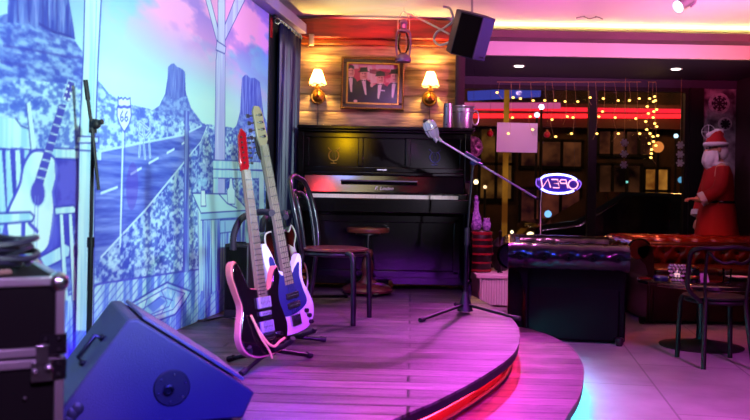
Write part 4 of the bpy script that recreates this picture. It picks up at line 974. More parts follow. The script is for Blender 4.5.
for x in (-fw/2+.012, fw/2-.012):
    for i in range(1, 23): mb.sphere((x, -.026, -fh/2+.012+(fh-.024)*i/23), (.009, .008, .010), 8)
mb.build('beading', M['gold'], fr_)
mb = MB(); iw, ih = fw-2*fwid, fh-2*fwid
for (x, z, w_, h_) in ((0, ih/2, iw+.016, .016), (0, -ih/2, iw+.016, .016), (-iw/2, 0, .016, ih), (iw/2, 0, .016, ih)): mb.box((x, -.018, z), (w_, .02, h_))
mb.build('inner_moulding', M['gold'], fr_, bevel=.004)
X0, Y0, X1, Y1 = 347.5, 63.5, 399.5, 104
PWD, PHT = 260, 200
B = Paint(PWD, PHT, lambda x, y: ((x-X0)/(X1-X0)*PWD, (Y1-y)/(Y1-Y0)*PHT))
B.img[:] = B.tex('c8405a', 'f0a8a8', (40, 50), .4, .6)
for x0_, x1_, y0_, y1_ in ((353, 358, 64, 69), (368, 372, 66, 80), (376, 390, 64, 68.5), (371, 377, 71, 83), (391, 394, 64, 74)): B.poly([(x0_, y0_), (x1_, y0_), (x1_+1, y1_), (x0_, y1_)], 'f4d4cc', .85)
B.poly([(370, 69), (390, 72), (400, 66), (400, 71), (385, 76), (370, 73)], '7a2440', .8)
def man(cx, sh, top, tilt, hat, w=9, face='e8a898', shirt=True):
    B.poly([(cx-w, 105), (cx-w, sh+5), (cx-w*.75, sh+1), (cx-2.5, sh-2), (cx+2.5, sh-2), (cx+w*.75, sh+1), (cx+w, sh+5), (cx+w, 105)], '2a0c28')
    B.ell(cx, (top+sh)/2, 3.7, (sh-top)/2+.6, face); B.poly([(cx+.5, top+2), (cx+3, top+3), (cx+3, sh-4), (cx+1.2, sh-3)], 'b86a68', .6)
    B.poly([(cx-2.2, sh-2), (cx+2.2, sh-2), (cx+1.2+tilt, sh+14), (cx-.5+tilt, sh+13)], 'f6dcd8'); B.poly([(cx-2, sh-1.6), (cx+2, sh-.2), (cx+2, sh-1.6), (cx-2, sh-.2)], '1c0614')
    B.line([(cx-1.8, (top+sh)/2-2), (cx-.5, (top+sh)/2-2)], 3, '4a1424'); B.line([(cx+.6, (top+sh)/2-2), (cx+1.9, (top+sh)/2-2)], 3, '4a1424'); B.line([(cx-.8, sh-4.6), (cx+1, sh-4.6)], 2.5, '8a3040')
    if hat == 'hat': B.poly([(cx-6, top+2.4), (cx-4, top+1), (cx-3.4, top-2.2), (cx+3.2, top-2.6), (cx+4, top+.8), (cx+6, top+1.8)], '200818')
    elif hat == 'cap': B.poly([(cx-4.6, top+1.5), (cx-4.2, top-1.6), (cx, top-3), (cx+4.6, top-1.4), (cx+4.4, top+1.8), (cx-2, top+2.6), (cx-5.6, top+2.6)], '2c0a24')
    else: B.poly([(cx-3.2, top+3), (cx-3, top-.4), (cx, top-1.6), (cx+3, top-.4), (cx+3.2, top+3), (cx, top+1.2)], '2c0c1c')
man(351, 79, 67, .6, 'hair', 7.5); man(364, 81.5, 70, 2.4, 'hat', 9.5); man(381, 85, 73.5, -2, 'cap', 9.5); man(395, 83.5, 71, -1.6, 'hat', 8)
B.ell(372.5, 85, 1.7, 2.2, 'f0c0b0'); B.ell(356.5, 101.5, 2, 1.4, 'f0c0b0'); B.poly([(381.5, 89.3), (386, 89.8), (386, 91), (381.5, 90.6)], 'f0e0e0')
painted_grid('photograph', B.half(), lambda u, v: ((u-.5)*iw, -.006+0*u, (v-.5)*ih), attr_mat('photo_print', .25), t)
# hanging lantern
lb = P(403, 62, 7.05); t = thing('hanging_lantern', 'old metal oil lantern hanging below the ceiling in front of the log wall', 'lantern', lb)
mb = MB(); mb.lathe([(0, .004), (.068, 0), (.072, .012), (.066, .03), (.036, .05), (.024, .056), (0, .056)], (0, 0, 0), 28); mb.build('fuel_tank', M['tin'], t)
mb = MB(); mb.lathe([(.03, .056), (.05, .085), (.055, .12), (.045, .16), (.03, .185)], (0, 0, 0), 24); mb.build('glass_chimney', glass('amber_glass', (1, .78, .5), .05, 1.2), t)
mb = MB(); mb.lathe([(.032, .185), (.04, .19), (.036, .205), (.028, .21), (.03, .235), (.04, .245), (.026, .265), (0, .27)], (0, 0, 0), 24); mb.build('cap', M['tin'], t)
for s_ in (-1, 1):
    mb = MB(); mb.tube(spline([(s_*.05, 0, .03), (s_*.064, 0, .10), (s_*.058, 0, .18), (s_*.034, 0, .20)], 5), .0075, 8); mb.build('side_tube', M['tin'], t)
mb = MB(); mb.tube(spline([(-.05, 0, .19), (-.045, 0, .27), (0, 0, .32), (.045, 0, .27), (.05, 0, .19)], 6), .0022, 6); mb.tube([(0, 0, .32), (0, 0, (ZC-lb.z)/1.33)], .002, 6); mb.build('bail_wire', M['nickel'], t)
for k in range(4):
    a = k*math.pi/2+.4; mb = MB(); mb.tube([(.052*math.cos(a), .052*math.sin(a), .07), (.06*math.cos(a), .06*math.sin(a), .12), (.045*math.cos(a), .045*math.sin(a), .175)], .0018, 5); mb.build('guard_wire', M['nickel'], t)
t.scale = (.95, .95, 1.33)
# little junction box on the wall by the curtain
c = P(311.5, 40, YB-.107); t = thing('junction_box', 'small pale box on the wall beam above the left wall lamp', 'box', c)
mb = MB(); mb.box((0, 0, 0), (.045, .03, .10)); mb.build('housing', mat('box_plastic', 'd8b48a', .5), t, bevel=.004)
mb = MB(); mb.box((.004, -.017, 0), (.028, .006, .07)); mb.build('cover', mat('box_cover', 'e6c49a', .4), t, bevel=.002)

# ------------------------------------------------------------------ suspended loudspeaker
sc_ = P(467, 35, 6.3); t = thing('hanging_loudspeaker', 'black wedge loudspeaker hung tilted from the ceiling right of the lantern', 'speaker', sc_, rot=(R(16), R(13), R(0))); t.scale = (1.1, 1.1, 1.08)
k = 6.3/F
plan = [(-14.5*k, .10), (-10.5*k, -.03), (10*k, -.06), (22*k, .03), (14*k, .20), (-9*k, .20)]
hh = 20*k
mb = MB(); mb.prism(plan, -hh, hh); mb.build('cabinet', mat('loudspeaker_shell', '343444', .45, spec=.3, var=.1, bump=.15, bscale=200), t, bevel=.006)
mb = MB(); e0, e1 = Vector((plan[1][0], plan[1][1], 0)), Vector((plan[2][0], plan[2][1], 0)); nn = Vector(((e1-e0).y, -(e1-e0).x, 0)).normalized()
a, b = e0+nn*.004+(e1-e0)*.03, e1+nn*.004-(e1-e0)*.03
mb.prism([(a.x, a.y), (b.x, b.y), ((b+nn*.01).x, (b+nn*.01).y), ((a+nn*.01).x, (a+nn*.01).y)], -hh+.01, hh-.01); mb.build('grille', mat('loudspeaker_grille', '060606', .8, spec=.1, bump=.4, bscale=500), t)
mb = MB()
for i in range(26): mb.sphere(e1+nn*.006+Vector((.004, 0, -hh+.012+(2*hh-.024)*i/25)), .0035, 6)
mb.build('edge_rivets', M['nickel'], t)
mb = MB(); f1 = e1+(Vector((plan[3][0], plan[3][1], 0))-e1)*.55; n3 = Vector((.13, -.085, 0)).normalized()
mb.box(f1+n3*.003+Vector((.012, 0, -hh+.025)), (.022, .006, .012), (0, 0, .9)); mb.build('badge', M['nickel'], t)
Mi = (Matrix.Translation(sc_) @ Euler((R(16), R(13), 0)).to_matrix().to_4x4() @ Matrix.Diagonal((1.1, 1.1, 1.08, 1))).inverted()
mb = MB(); q0 = Mi @ P(472, 14, 6.38); q1 = Mi @ Vector((P(472, 14, 6.38).x, 6.4, ZC)); mb.tube([q0+(q0-q1)*.3, q1], .008, 8); mb.tube([q1+(q0-q1)*.0, q1+(q0-q1)*.12], .03, 12); mb.build('bracket', M['nickel'], t)
mb = MB(); mb.tube(spline([Mi @ p for p in (P(450, 42, 6.42), P(440, 45, 6.5), P(434, 40, 6.6), P(437, 32, 6.6), P(446, 27, 6.55), P(453, 20, 6.5), P(450, 9, 6.5), P(443, 6.5, 6.5))], 7), .009, 8); mb.build('cable', M['wcable'], t)
mb = MB(); mb.tube(spline([Mi @ p for p in (P(449, 34, 6.42), P(438, 28, 6.6), P(422, 20, 6.85), P(408, 14, 7.0), P(404, 13, 7.03))], 7), .0075, 8); mb.build('cable', M['wcable'], t)
# ------------------------------------------------------------------ chesterfield sofas
def tuft_surf(fn, nu, nv, lu, lv, nb_u, nb_v, depth, rowoff=0):
    """fn(u,v)->(point, normal); diamond tufting with buttons on a staggered lattice"""
    btn = [((i+.5+(.5 if j % 2 else 0))/nb_u, (j+.5)/nb_v) for j in range(nb_v) for i in range(nb_u) if (i+.5+(.5 if j % 2 else 0)) < nb_u]
    def g(u, v):
        p, n = fn(u, v); d = 0
        for bu, bv in btn:
            q = ((u-bu)*lu)**2+((v-bv)*lv)**2
            if q < .02: d += depth*math.exp(-q/.0011)
        a = u*nb_u+v*nb_v*.5; b = u*nb_u-v*nb_v*.5
        d += depth*.28*(math.exp(-((a+.0) % 1-.5)**2/.006)+math.exp(-((b+.5*(nb_v % 2)) % 1-.5)**2/.006))
        return p - n*d
    mb = MB(); mb.surf(g, nu, nv); return mb, [fn(*q) for q in btn]
def roll_fn(p0, p1, r, a0, a1):
    p0, p1 = Vector(p0), Vector(p1); t = (p1-p0).normalized(); out = t.cross(Vector((0, 0, 1))).normalized()
    def fn(u, v):
        a = a0+(a1-a0)*v; n = out*math.cos(a)+Vector((0, 0, 1))*math.sin(a); return p0+(p1-p0)*u+n*r, n
    return fn
def sofa(name, label, loc, rz, L, D, lm, nbt, lr):
    """faces local -Y; length along X from 0..L; back at y=D"""
    t = thing(name, label, 'sofa', loc, rz); HT = .74; r = .085; bw = .17
    mb = MB(); mb.box((L/2, D/2-.03, .225), (L-.26, D-.22, .42)); mb.build('base', lm, t, bevel=.02)
    def wall_panel(nm, p0, p1):     # upholstered upright: from p0 to p1, outside on the right hand of travel
        p0, p1 = Vector(p0), Vector(p1); tt = (p1-p0).normalized(); out = tt.cross(Vector((0, 0, 1))).normalized(); ln = (p1-p0).length
        mb = MB(); pr = [(-.10, .015), (-.09, .38), (-.05, .52), (.045, .62), (.03, .68), (-.05, .71), (-.115, .68), (-.125, .58), (-.13, .015)]
        A = []; 
        for q in (p0, p1): A.append([mb.v(q+out*a+Vector((0, 0, z))) for a, z in pr])
        mb.face(A[0][::-1]); mb.face(A[1])
        for i in range(len(pr)): mb.face([A[0][i], A[0][(i+1) % len(pr)], A[1][(i+1) % len(pr)], A[1][i]])
        o = mb.build(nm, lm, t, bevel=.012)
        c = Vector((0, 0, HT-r)); off = out*(.01)
        n = max(3, int(ln/.17))
        mb, bt = tuft_surf(roll_fn(p0+off+c, p1+off+c, r+.02, R(-75), R(235)), int(ln*70), 40, ln, .48, n, 2, .013)
        for q in (p0, p1):
            e = [mb.v(q+off+c+out*math.cos(R(-75+310*i/39))*(r+.004)+Vector((0, 0, 1))*math.sin(R(-75+310*i/39))*(r+.004)) for i in range(40)]; mb.face(e)
        rl = mb.build('rolled_top', lr, o, ang=80)
        for p, nn in bt: mb = MB(); mb.sphere(p-nn*.009, .012, 8); mb.build('upholstery_button', lm, o)
        return o
    # the inside of back and arms: tufted faces
    wall_panel('back', (L-.055, D-.06, 0), (.055, D-.06, 0))
    wall_panel('arm', (.05, D-.03, 0), (.05, .04, 0)); wall_panel('arm', (L-.05, .04, 0), (L-.05, D-.03, 0))
    def bf(u, v): return Vector((.2+(L-.4)*u, D-.20-.05*v, .44+.22*v)), Vector((0, -1, .2)).normalized()
    def bf2(u, v):
        p, n = bf(u, v); return p-n*0, n
    mb, bt = tuft_surf(bf2, int(L*60), 20, L-.4, .24, nbt, 2, .03); bk_ = mb.build('tufted_back', lr, t, ang=80, solid=.01)
    for p, nn in bt: mb = MB(); mb.sphere(p-nn*.02, .013, 8); mb.build('upholstery_button', lm, bk_)
    nc = 2 if L < 1.6 else 3; w = (L-.36)/nc
    for i in range(nc):
        mb = MB(); mb.box((.18+w*(i+.5), (D-.22)/2+.02, .435), (w-.012, D-.26, .11)); mb.build('seat_cushion', lm, t, bevel=.03, seg=3)
    for x in (.09, L-.09):
        for y in (.09, D-.09):
            mb = MB(); mb.lathe([(.022, 0), (.03, .02), (.034, .06), (.02, .062)], (x, y, 0), 14); mb.build('foot', M['darkwood'], t)
    return t
# black one: faces +X (towards the table), its arm end towards the stage
ang = -WA
ux_, uy_ = Vector((math.cos(ang), math.sin(ang), 0)), Vector((-math.sin(ang), math.cos(ang), 0))
c0 = Vector((.985, 6.36, 0))          # outer near-left corner
L1, D1 = 1.42, .95
# local -Y must point along ux_; so rotate by ang+90; local X runs along uy_
sofa('chesterfield_sofa', 'black tufted chesterfield sofa beside the stage step', c0+ux_*D1, ang+R(90), L1, D1, M['leather'], 7, M['litblack'])
sofa('chesterfield_sofa', 'dark red tufted chesterfield sofa along the window behind the low table', (2.29, 7.36, 0), 0, 1.53, .92, M['redleather'], 8, M['litred'])

# ------------------------------------------------------------------ low round table and things on it
tc = Vector((2.48, 6.36, 0)); TZ = .50
t = thing('round_table', 'dark low round pedestal table between the sofas', 'table', tc)
mb = MB(); mb.lathe([(0, TZ-.035), (.45, TZ-.035), (.47, TZ-.028), (.47, TZ-.006), (.462, TZ), (0, TZ)], (0, 0, 0), 56); mb.build('tabletop', mat('table_top', '1c0f12', .14, coat=.5, var=.3), t)
mb = MB(); mb.lathe([(.035, .03), (.035, TZ-.06), (.09, TZ-.035), (0, TZ-.035)], (0, 0, 0), 24); mb.build('pedestal', M['blackmetal'], t)
mb = MB(); mb.lathe([(0, 0), (.30, 0), (.305, .008), (.22, .022), (.08, .045), (.04, .06), (0, .06)], (0, 0, 0), 48); mb.build('foot_plate', M['blackm'], t)
def ont(px, py_d): 
    p = P(px, 280, py_d); return Vector((p.x, py_d, TZ))
# lattice candle glass
cg = ont(677, 6.22); t = thing('candle_holder', 'sparkling cut glass candle holder on the round table', 'candle holder', cg)
mb = MB(); mb.lathe([(0, 0), (.036, 0), (.038, .02), (.034, .03), (.05, .06), (.058, .09), (.054, .115), (.05, .118), (.05, .09), (.03, .04), (0, .03)], (0, 0, 0), 24); mb.build('bowl', M['glassy'], t)
mb = MB()
for j, (z, r) in enumerate(((.012, .039), (.045, .046), (.075, .056), (.10, .058), (.118, .053))):
    for i in range(12):
        a = 2*math.pi*(i+.5*(j % 2))/12; mb.sphere((r*math.cos(a), r*math.sin(a), z), .0085, 6)
mb.build('facets', mat('cut_glass_facets', 'f0d8f0', .08, .2, var=.05), t)
mb = MB(); mb.lathe([(0, .032), (.022, .034), (.022, .06), (0, .062)], (0, 0, 0), 14); mb.sphere((0, 0, .075), (.005, .005, .012), 8); mb.build('candle', emit('candle_glow', (1, .55, .6), 1.2), t)
t = thing('dark_pot', 'small dark ribbed pot beside the sparkling candle holder', 'pot', ont(692.5, 6.2))
mb = MB(); mb.lathe([(0, .0), (.036, 0), (.048, .03), (.05, .06), (.044, .09), (.048, .105), (.04, .105), (.036, .085), (0, .08)], (0, 0, 0), 24); mb.build('bowl', M['black'], t)
mb = MB(); mb.lathe([(.049, .03), (.052, .036), (.052, .045), (.05, .05)], (0, 0, 0), 24); mb.build('band', M['brass'], t)
mb = MB(); 
for a in range(0, 360, 60): mb.tube(spline([(.03*math.cos(R(a)), .03*math.sin(R(a)), .1), (.05*math.cos(R(a)), .05*math.sin(R(a)), .12), (.06*math.cos(R(a+20)), .06*math.sin(R(a+20)), .112)], 4), .004, 6)
mb.build('sprigs', M['brass'], t)
t = thing('ashtray', 'low dark glass ashtray at the left side of the round table', 'ashtray', ont(661, 6.3))
mb = MB(); mb.lathe([(0, .004), (.05, 0), (.062, .02), (.058, .03), (.048, .022), (.04, .01), (0, .008)], (0, 0, 0), 28); mb.build('dish', mat('blue_glass', '2a2c6a', .08, coat=.8), t)
t = thing('drink_coaster', 'dark red drinks coaster at the left edge of the round table', 'coaster', ont(646, 6.42))
mb = MB(); mb.lathe([(0, 0), (.048, 0), (.05, .003), (.048, .006), (0, .006)], (0, 0, 0), 24); mb.build('coaster', M['redpaint'], t)
t = thing('menu_card', 'folded white menu card standing on the round table right of the dark pot', 'card', ont(703, 6.24), .2)
mb = MB(); mb.prism([(-.028, 0), (-.025, 0), (0, .058), (.025, 0), (.028, 0), (.001, .062), (-.001, .062)], -.035, .035, 'x'); mb.build('card', M['paper'], t)
t = thing('glass_tumbler', 'clear glass tumbler on the round table behind the chair back', 'glass', ont(727, 6.35))
mb = MB(); mb.lathe([(0, .006), (.03, 0), (.036, .09), (.033, .09), (.028, .012), (0, .012)], (0, 0, 0), 24); mb.build('tumbler', M['glassy'], t)
t = thing('serving_plate', 'white oval plate lying on the right side of the round table', 'plate', ont(738, 6.5))
mb = MB(); mb.lathe([(0, .004), (.05, 0), (.09, .016), (.092, .02), (.055, .01), (0, .01)], (0, 0, 0), 28); mb.build('plate', M['white'], t)

# ------------------------------------------------------------------ radiator, ledge things
ra, rb = P(480, 275, 8.36), P(521, 275, 8.36)
rc = Vector(((ra.x+rb.x)/2, 8.37, .0)); rw = rb.x-ra.x
t = thing('radiator', 'low white panel radiator on the ledge front beside the sofa', 'radiator', (rc.x, rc.y, 0))
mb = MB(); z0, z1 = .02, .305
n = 15
pr = []
for i in range(n*4+1):
    x = -rw/2+.012+(rw-.024)*i/(n*4); pr.append((x, -.012*(1 if (i % 4) in (1, 2) else 0)))
pr += [(rw/2-.012, .03), (-rw/2+.012, .03)]
mb.prism(pr, z0, z1); mb.build('panel', M['radiator'], t, smooth=False)
mb = MB(); mb.box((0, .012, z1+.008), (rw, .06, .016)); mb.build('top_grille', M['radiator'], t, bevel=.004)
for s_ in (-1, 1):
    mb = MB(); mb.box((s_*(rw/2-.004), .012, (z0+z1)/2), (.008, .06, z1-z0)); mb.build('end_cover', M['radiator'], t)
mb = MB(); mb.tube([(-rw/2+.03, .012, 0), (-rw/2+.03, .012, .03)], .010, 8); mb.tube([(rw/2-.03, .012, 0), (rw/2-.03, .012, .03)], .010, 8); mb.build('pipes', M['radiator'], t)
rp = P(479, 262, 8.62); t = thing('banded_pot', 'dark stacked pot with red bands on the window ledge behind the piano', 'pot', (rp.x+.01, 8.66, LEDGE))
pf = [(0, 0), (.115, 0), (.12, .02), (.118, .14), (.122, .16), (.135, .20), (.132, .25), (.125, .32), (.122, .40), (.105, .425), (0, .43)]
mb = MB(); mb.lathe(pf, (0, 0, 0), 40); mb.build('body', M['bandblk'], t)
for z, r, h in ((.022, .122, .02), (.10, .121, .018), (.19, .137, .02), (.27, .132, .022), (.335, .127, .022), (.40, .122, .03)):
    mb = MB(); mb.lathe([(r-.006, z-h/2), (r+.003, z-h/2), (r+.004, z), (r+.003, z+h/2), (r-.006, z+h/2)], (0, 0, 0), 40); mb.build('band', M['bandred'], t)
vz = LEDGE+.43
t = thing('glass_decanter', 'purple patterned glass decanter standing on the red banded pot', 'vase', (rp.x-.035, 8.66, vz))
mb = MB(); mb.lathe([(0, 0), (.045, 0), (.06, .03), (.064, .08), (.05, .14), (.028, .19), (.024, .26), (.036, .30), (.03, .30), (.018, .26), (0, .25)], (0, 0, 0), 28); mb.build('vase', M['purple'], t)
mb = MB(); mb.sphere((0, 0, .325), (.022, .022, .034), 12); mb.build('stopper', M['purple'], t)
t = thing('glass_jar', 'small purple glass jar on the red banded pot beside the decanter', 'jar', (rp.x+.07, 8.62, vz))
mb = MB(); mb.lathe([(0, 0), (.035, 0), (.045, .03), (.046, .07), (.03, .10), (.034, .125), (.028, .125), (0, .11)], (0, 0, 0), 24); mb.build('jar', M['purple'], t)
t = thing('cushion', 'dark round-topped cushion leaning beside the red banded pot', 'cushion', (rp.x+.26, 8.84, LEDGE))
mb = MB(); mb.sphere((0, 0, .17), (.12, .10, .19), 20); mb.build('cushion', M['blackm'], t)
pp = P(500, 262, 8.6); t = thing('slim_post', 'thin dark post standing on the window ledge between pot and sofa', 'post', (pp.x, 8.6, LEDGE))
mb = MB(); mb.lathe([(.03, 0), (.03, .01), (.016, .02), (.016, .40), (.02, .41), (.016, .425), (0, .43)], (0, 0, 0), 16); mb.build('shaft', M['blackmetal'], t)

# ------------------------------------------------------------------ costumed figure at the window
fg = Vector((3.53, 8.68, LEDGE)); t = thing('costumed_figure', 'life-size figure in red fur-trimmed coat and cap with white beard by the window', 'figure', fg, R(-90))
# local: faces -Y ; after rotation faces -X (towards the left of the room)
k = 1.0
def skin_mesh(nm, verts, eds, rad, m, par, sub=2):
    me = bpy.data.meshes.new(nm); me.from_pydata([Vector(v) for v in verts], eds, []); o = bpy.data.objects.new(nm, me); COL.objects.link(o); o.parent = par
    o.modifiers.new('skin', 'SKIN'); sv = me.skin_vertices[0].data
    for i, r in enumerate(rad): sv[i].radius = (r, r)
    sv[0].use_root = True; me.materials.append(m); s = o.modifiers.new('sub', 'SUBSURF'); s.levels = s.render_levels = sub
    me.polygons.foreach_set('use_smooth', [True]*len(me.polygons)); return o
vb = [(0, 0, .68), (0, 0, .9), (0, -.01, 1.10), (0, -.02, 1.19), (0, -.03, 1.27), (0, -.035, 1.34),
      (.09, 0, .64), (.10, -.005, .36), (.10, .01, .07), (.10, -.09, .035), (-.09, 0, .64), (-.10, -.005, .36), (-.10, .01, .07), (-.10, -.09, .035),
      (.165, -.01, 1.10), (.20, -.07, .88), (.16, -.25, .78), (.15, -.31, .79), (-.165, -.01, 1.10), (-.20, -.05, .85), (-.17, -.12, .62), (-.16, -.14, .56)]
eb = [(0, 1), (1, 2), (2, 3), (3, 4), (4, 5), (0, 6), (6, 7), (7, 8), (8, 9), (0, 10), (10, 11), (11, 12), (12, 13), (2, 14), (14, 15), (15, 16), (16, 17), (2, 18), (18, 19), (19, 20), (20, 21)]
rd = [.13, .14, .13, .05, .085, .075, .08, .06, .05, .035, .08, .06, .05, .035, .06, .05, .035, .03, .06, .05, .035, .03]
skin_mesh('body', vb, eb, rd, M['skin'], t)
# face details
mb = MB(); mb.sphere((0, -.122, 1.285), (.016, .022, .018), 10); mb.build('nose', M['skin'], t)
for s_ in (-1, 1):
    mb = MB(); mb.sphere((s_*.036, -.108, 1.315), (.013, .009, .012), 10); mb.build('eye', M['black'], t)
    mb = MB(); mb.sphere((s_*.09, -.03, 1.295), (.014, .022, .03), 10); mb.build('ear', M['skin'], t)
# coat
def coat(u, v):
    z = 1.17-.87*v; a = 2*math.pi*u
    tab = [(0, .075, .075), (.06, .15, .10), (.14, .19, .125), (.30, .185, .145), (.45, .175, .15), (.6, .195, .175), (.8, .215, .20), (1, .235, .225)]
    for (v0, x0_, y0_), (v1, x1_, y1_) in zip(tab, tab[1:]):
        if v <= v1: f = (v-v0)/(v1-v0); rx, ry = x0_+(x1_-x0_)*f, y0_+(y1_-y0_)*f; break
    fold = 1+.03*math.sin(9*a+2*v)*max(0, v-.4)
    return Vector((rx*fold*math.cos(a), ry*fold*math.sin(a)-.005, z))
mb = MB(); mb.surf(coat, 60, 28, cu=True); ct = mb.build('coat', M['santared'], t, solid=.014)
mb = MB(); mb.tube([coat(i/60, 1) for i in range(60)], .028, 8, True); mb.build('fur_hem', M['fur'], ct)
mb = MB(); mb.tube([coat(i/40, .03) for i in range(40)], .028, 8, True); mb.build('fur_collar', M['fur'], ct)
mb = MB(); mb.tube([coat(i/60, .47)*1 for i in range(60)], .018, 8, True); mb.build('belt', M['black'], ct)
mb = MB()
for pts, rr in (([(.15, -.01, 1.10), (.205, -.05, .95), (.20, -.10, .86), (.165, -.22, .79)], [.07, .072, .068, .06]), ([(-.15, -.01, 1.10), (-.205, -.03, .93), (-.20, -.07, .80), (-.175, -.115, .63)], [.07, .075, .075, .08])):
    mb = MB(); q = spline([Vector(p) for p in pts], 5); rs = np.interp(np.linspace(0, 3, len(q)), range(4), rr); mb.tube(q, list(rs), 14); mb.build('sleeve', M['santared'], ct)
    mb = MB(); d = (q[-1]-q[-2]).normalized(); mb.tube([q[-1]-d*.03, q[-1]+d*.025], rr[-1]+.012, 14); mb.build('fur_cuff', M['fur'], ct)
def hand(o, fw_, up_, par):
    o, fw_, up_ = Vector(o), Vector(fw_).normalized(), Vector(up_).normalized(); sd = fw_.cross(up_)
    mb = MB(); Mx = Matrix((sd, fw_, up_)).transposed(); mb.sphere(o+fw_*.03, (.034, .042, .016), 12, Mx); mb.build('palm', M['skin'], par)
    for i, ln in enumerate((.055, .064, .058, .044)):
        b = o+fw_*.062+sd*(.024-.016*i); mb = MB(); mb.tube([b-fw_*.02, b+fw_*ln*.4-up_*.004, b+fw_*ln*.75-up_*.018, b+fw_*ln*.8-up_*.036], [.009, .0085, .008, .006], 8); mb.build('finger', M['skin'], par)
    b = o+fw_*.02+sd*.03; mb = MB(); mb.tube([b, b+sd*.02+fw_*.015, b+sd*.022+fw_*.04-up_*.01], [.011, .010, .007], 8); mb.build('thumb', M['skin'], par)
hand((.155, -.275, .785), (-.05, -1, .1), (0, .1, 1), t); hand((-.168, -.135, .57), (.0, -.3, -1), (-1, 0, 0), t)
# beard, hair, hat, boots
mb = MB()
def beard(u, v):
    a = R(-90)+R(170)*(u-.5); z = 1.28-.20*v; r = .092+.02*math.sin(math.pi*v)-.07*max(0, v-.55)
    r *= 1+.05*math.sin(11*a+6*v); return Vector((r*math.cos(a)*.92, -.028+r*math.sin(a)*1.08, z))
mb.surf(beard, 36, 14); bd_ = mb.build('beard', M['fur'], t, solid=.028)
mb = MB(); mb.tube(spline([(-.05, -.118, 1.262), (-.02, -.135, 1.268), (0, -.135, 1.262), (.02, -.135, 1.268), (.05, -.118, 1.262)], 5), .012, 8); mb.build('moustache', M['fur'], t)
mb = MB(); mb.sphere((0, .02, 1.27), (.10, .075, .09), 16); mb.build('hair', M['fur'], t)
hatc = [(0, -.03, 1.355), (0, -.022, 1.39), (0, -.01, 1.43), (0, .01, 1.46), (0, .045, 1.475), (.0, -.035, 1.49)]
mb = MB(); mb.tube(spline([Vector(p) for p in hatc[:5]], 5), list(np.interp(np.linspace(0, 4, 21), range(5), [.106, .10, .08, .055, .02])), 18); ht = mb.build('cap', M['santared'], t)
mb = MB(); mb.tube([(.104*math.cos(a), -.03+.108*math.sin(a), 1.352) for a in [2*math.pi*i/28 for i in range(28)]], .022, 8, True); mb.build('fur_band', M['fur'], ht)
mb = MB(); mb.sphere((0, -.105, 1.445), .028, 12); mb.tube(spline([(0, .03, 1.47), (0, -.03, 1.475), (0, -.09, 1.45)], 5), [.04]*6+[.03]*5, 10); mb.build('pompom', M['fur'], ht)
for s_ in (-1, 1):
    mb = MB(); mb.tube([(s_*.10, .01, .30), (s_*.10, .01, .10), (s_*.10, .012, .05)], [.075, .068, .064], 14); mb.sphere((s_*.10, -.05, .045), (.06, .12, .045), 14); mb.build('boot', M['black'], t)

# ------------------------------------------------------------------ snowflake decorations
def flake(mb, c, r, w=.012, dep=.006, spikes=6, Mx=None):
    c = Vector(c)
    for i in range(spikes):
        a = 2*math.pi*i/spikes; d = Vector((math.cos(a), 0, math.sin(a))); mb.bar(c, c+d*r, w, dep, up=(0, 1, 0))
        for f in (.5, .78):
            for s_ in (-1, 1):
                d2 = Vector((math.cos(a+s_*.9), 0, math.sin(a+s_*.9))); mb.bar(c+d*r*f, c+d*r*f+d2*r*.28, w*.8, dep, up=(0, 1, 0))
YS = YW-.018
def disc(px, py, r, label):
    c = P(px, py, YS+.0); t = thing('snowflake_disc', label, 'decoration', c)
    mb = MB(); mb.lathe([(0, 0), (r, 0), (r, .012), (0, .012)], (0, .006, 0), 36, Matrix.Rotation(R(90), 3, 'X')); d = mb.build('disc', mat('snow_disc', 'c8bcc8', .8, c2='9a8c9c', scale=25), t)
    mb = MB(); flake(mb, (0, -.012, 0), r*.72, .016, .008, 8); mb.build('snowflake', mat('dark_flake', '241a28', .6), t)
disc(719, 103.5, .115, 'larger round disc with dark snowflake on the frosted panel beside the window')
disc(725, 124, .075, 'smaller round disc with dark snowflake on the frosted panel above the red cap')
c = P(708.5, 132, 8.9); t = thing('snowflake_ornament', 'thin silver open snowflake hanging above the red capped figure', 'ornament', c)
mb = MB()
for a in range(0, 360, 90): mb.bar((0, 0, 0), (.066*math.cos(R(a)), 0, .075*math.sin(R(a))), .006, .004, up=(0, 1, 0))
mb.tube([(.07*math.cos(R(a)), 0, .075*math.sin(R(a))) for a in range(15, 345, 15)], .003, 6)
mb.build('flake', M['flake'], t); mb = MB(); mb.tube([(0, 0, .075), (0, 0, 2.40-c.z)], .0012, 5); mb.build('thread', M['cable'], t)
def flake_string(px, ys, ytop, label):
    d = 9.05; c = P(px, ys[-1], d); t = thing('snowflake_string', label, 'ornament', c, group=None)
    for y in ys:
        mb = MB(); q = P(px, y, d); q.x = c.x; flake(mb, q-c, .040, .018, .012); mb.build('snowflake', M['flake'], t)
    mb = MB(); mb.tube([(0, 0, 0), (0, 0, 2.40-c.z)], .0022, 5); mb.build('thread', mat('thread', 'b08a50', .6), t)
flake_string(624, (142.5, 154, 165), 112, 'string of three pale snowflakes hanging left of the bright bulb bundle')
flake_string(680, (145, 154.5, 163), 110, 'string of three pale snowflakes hanging at the right edge of the window')
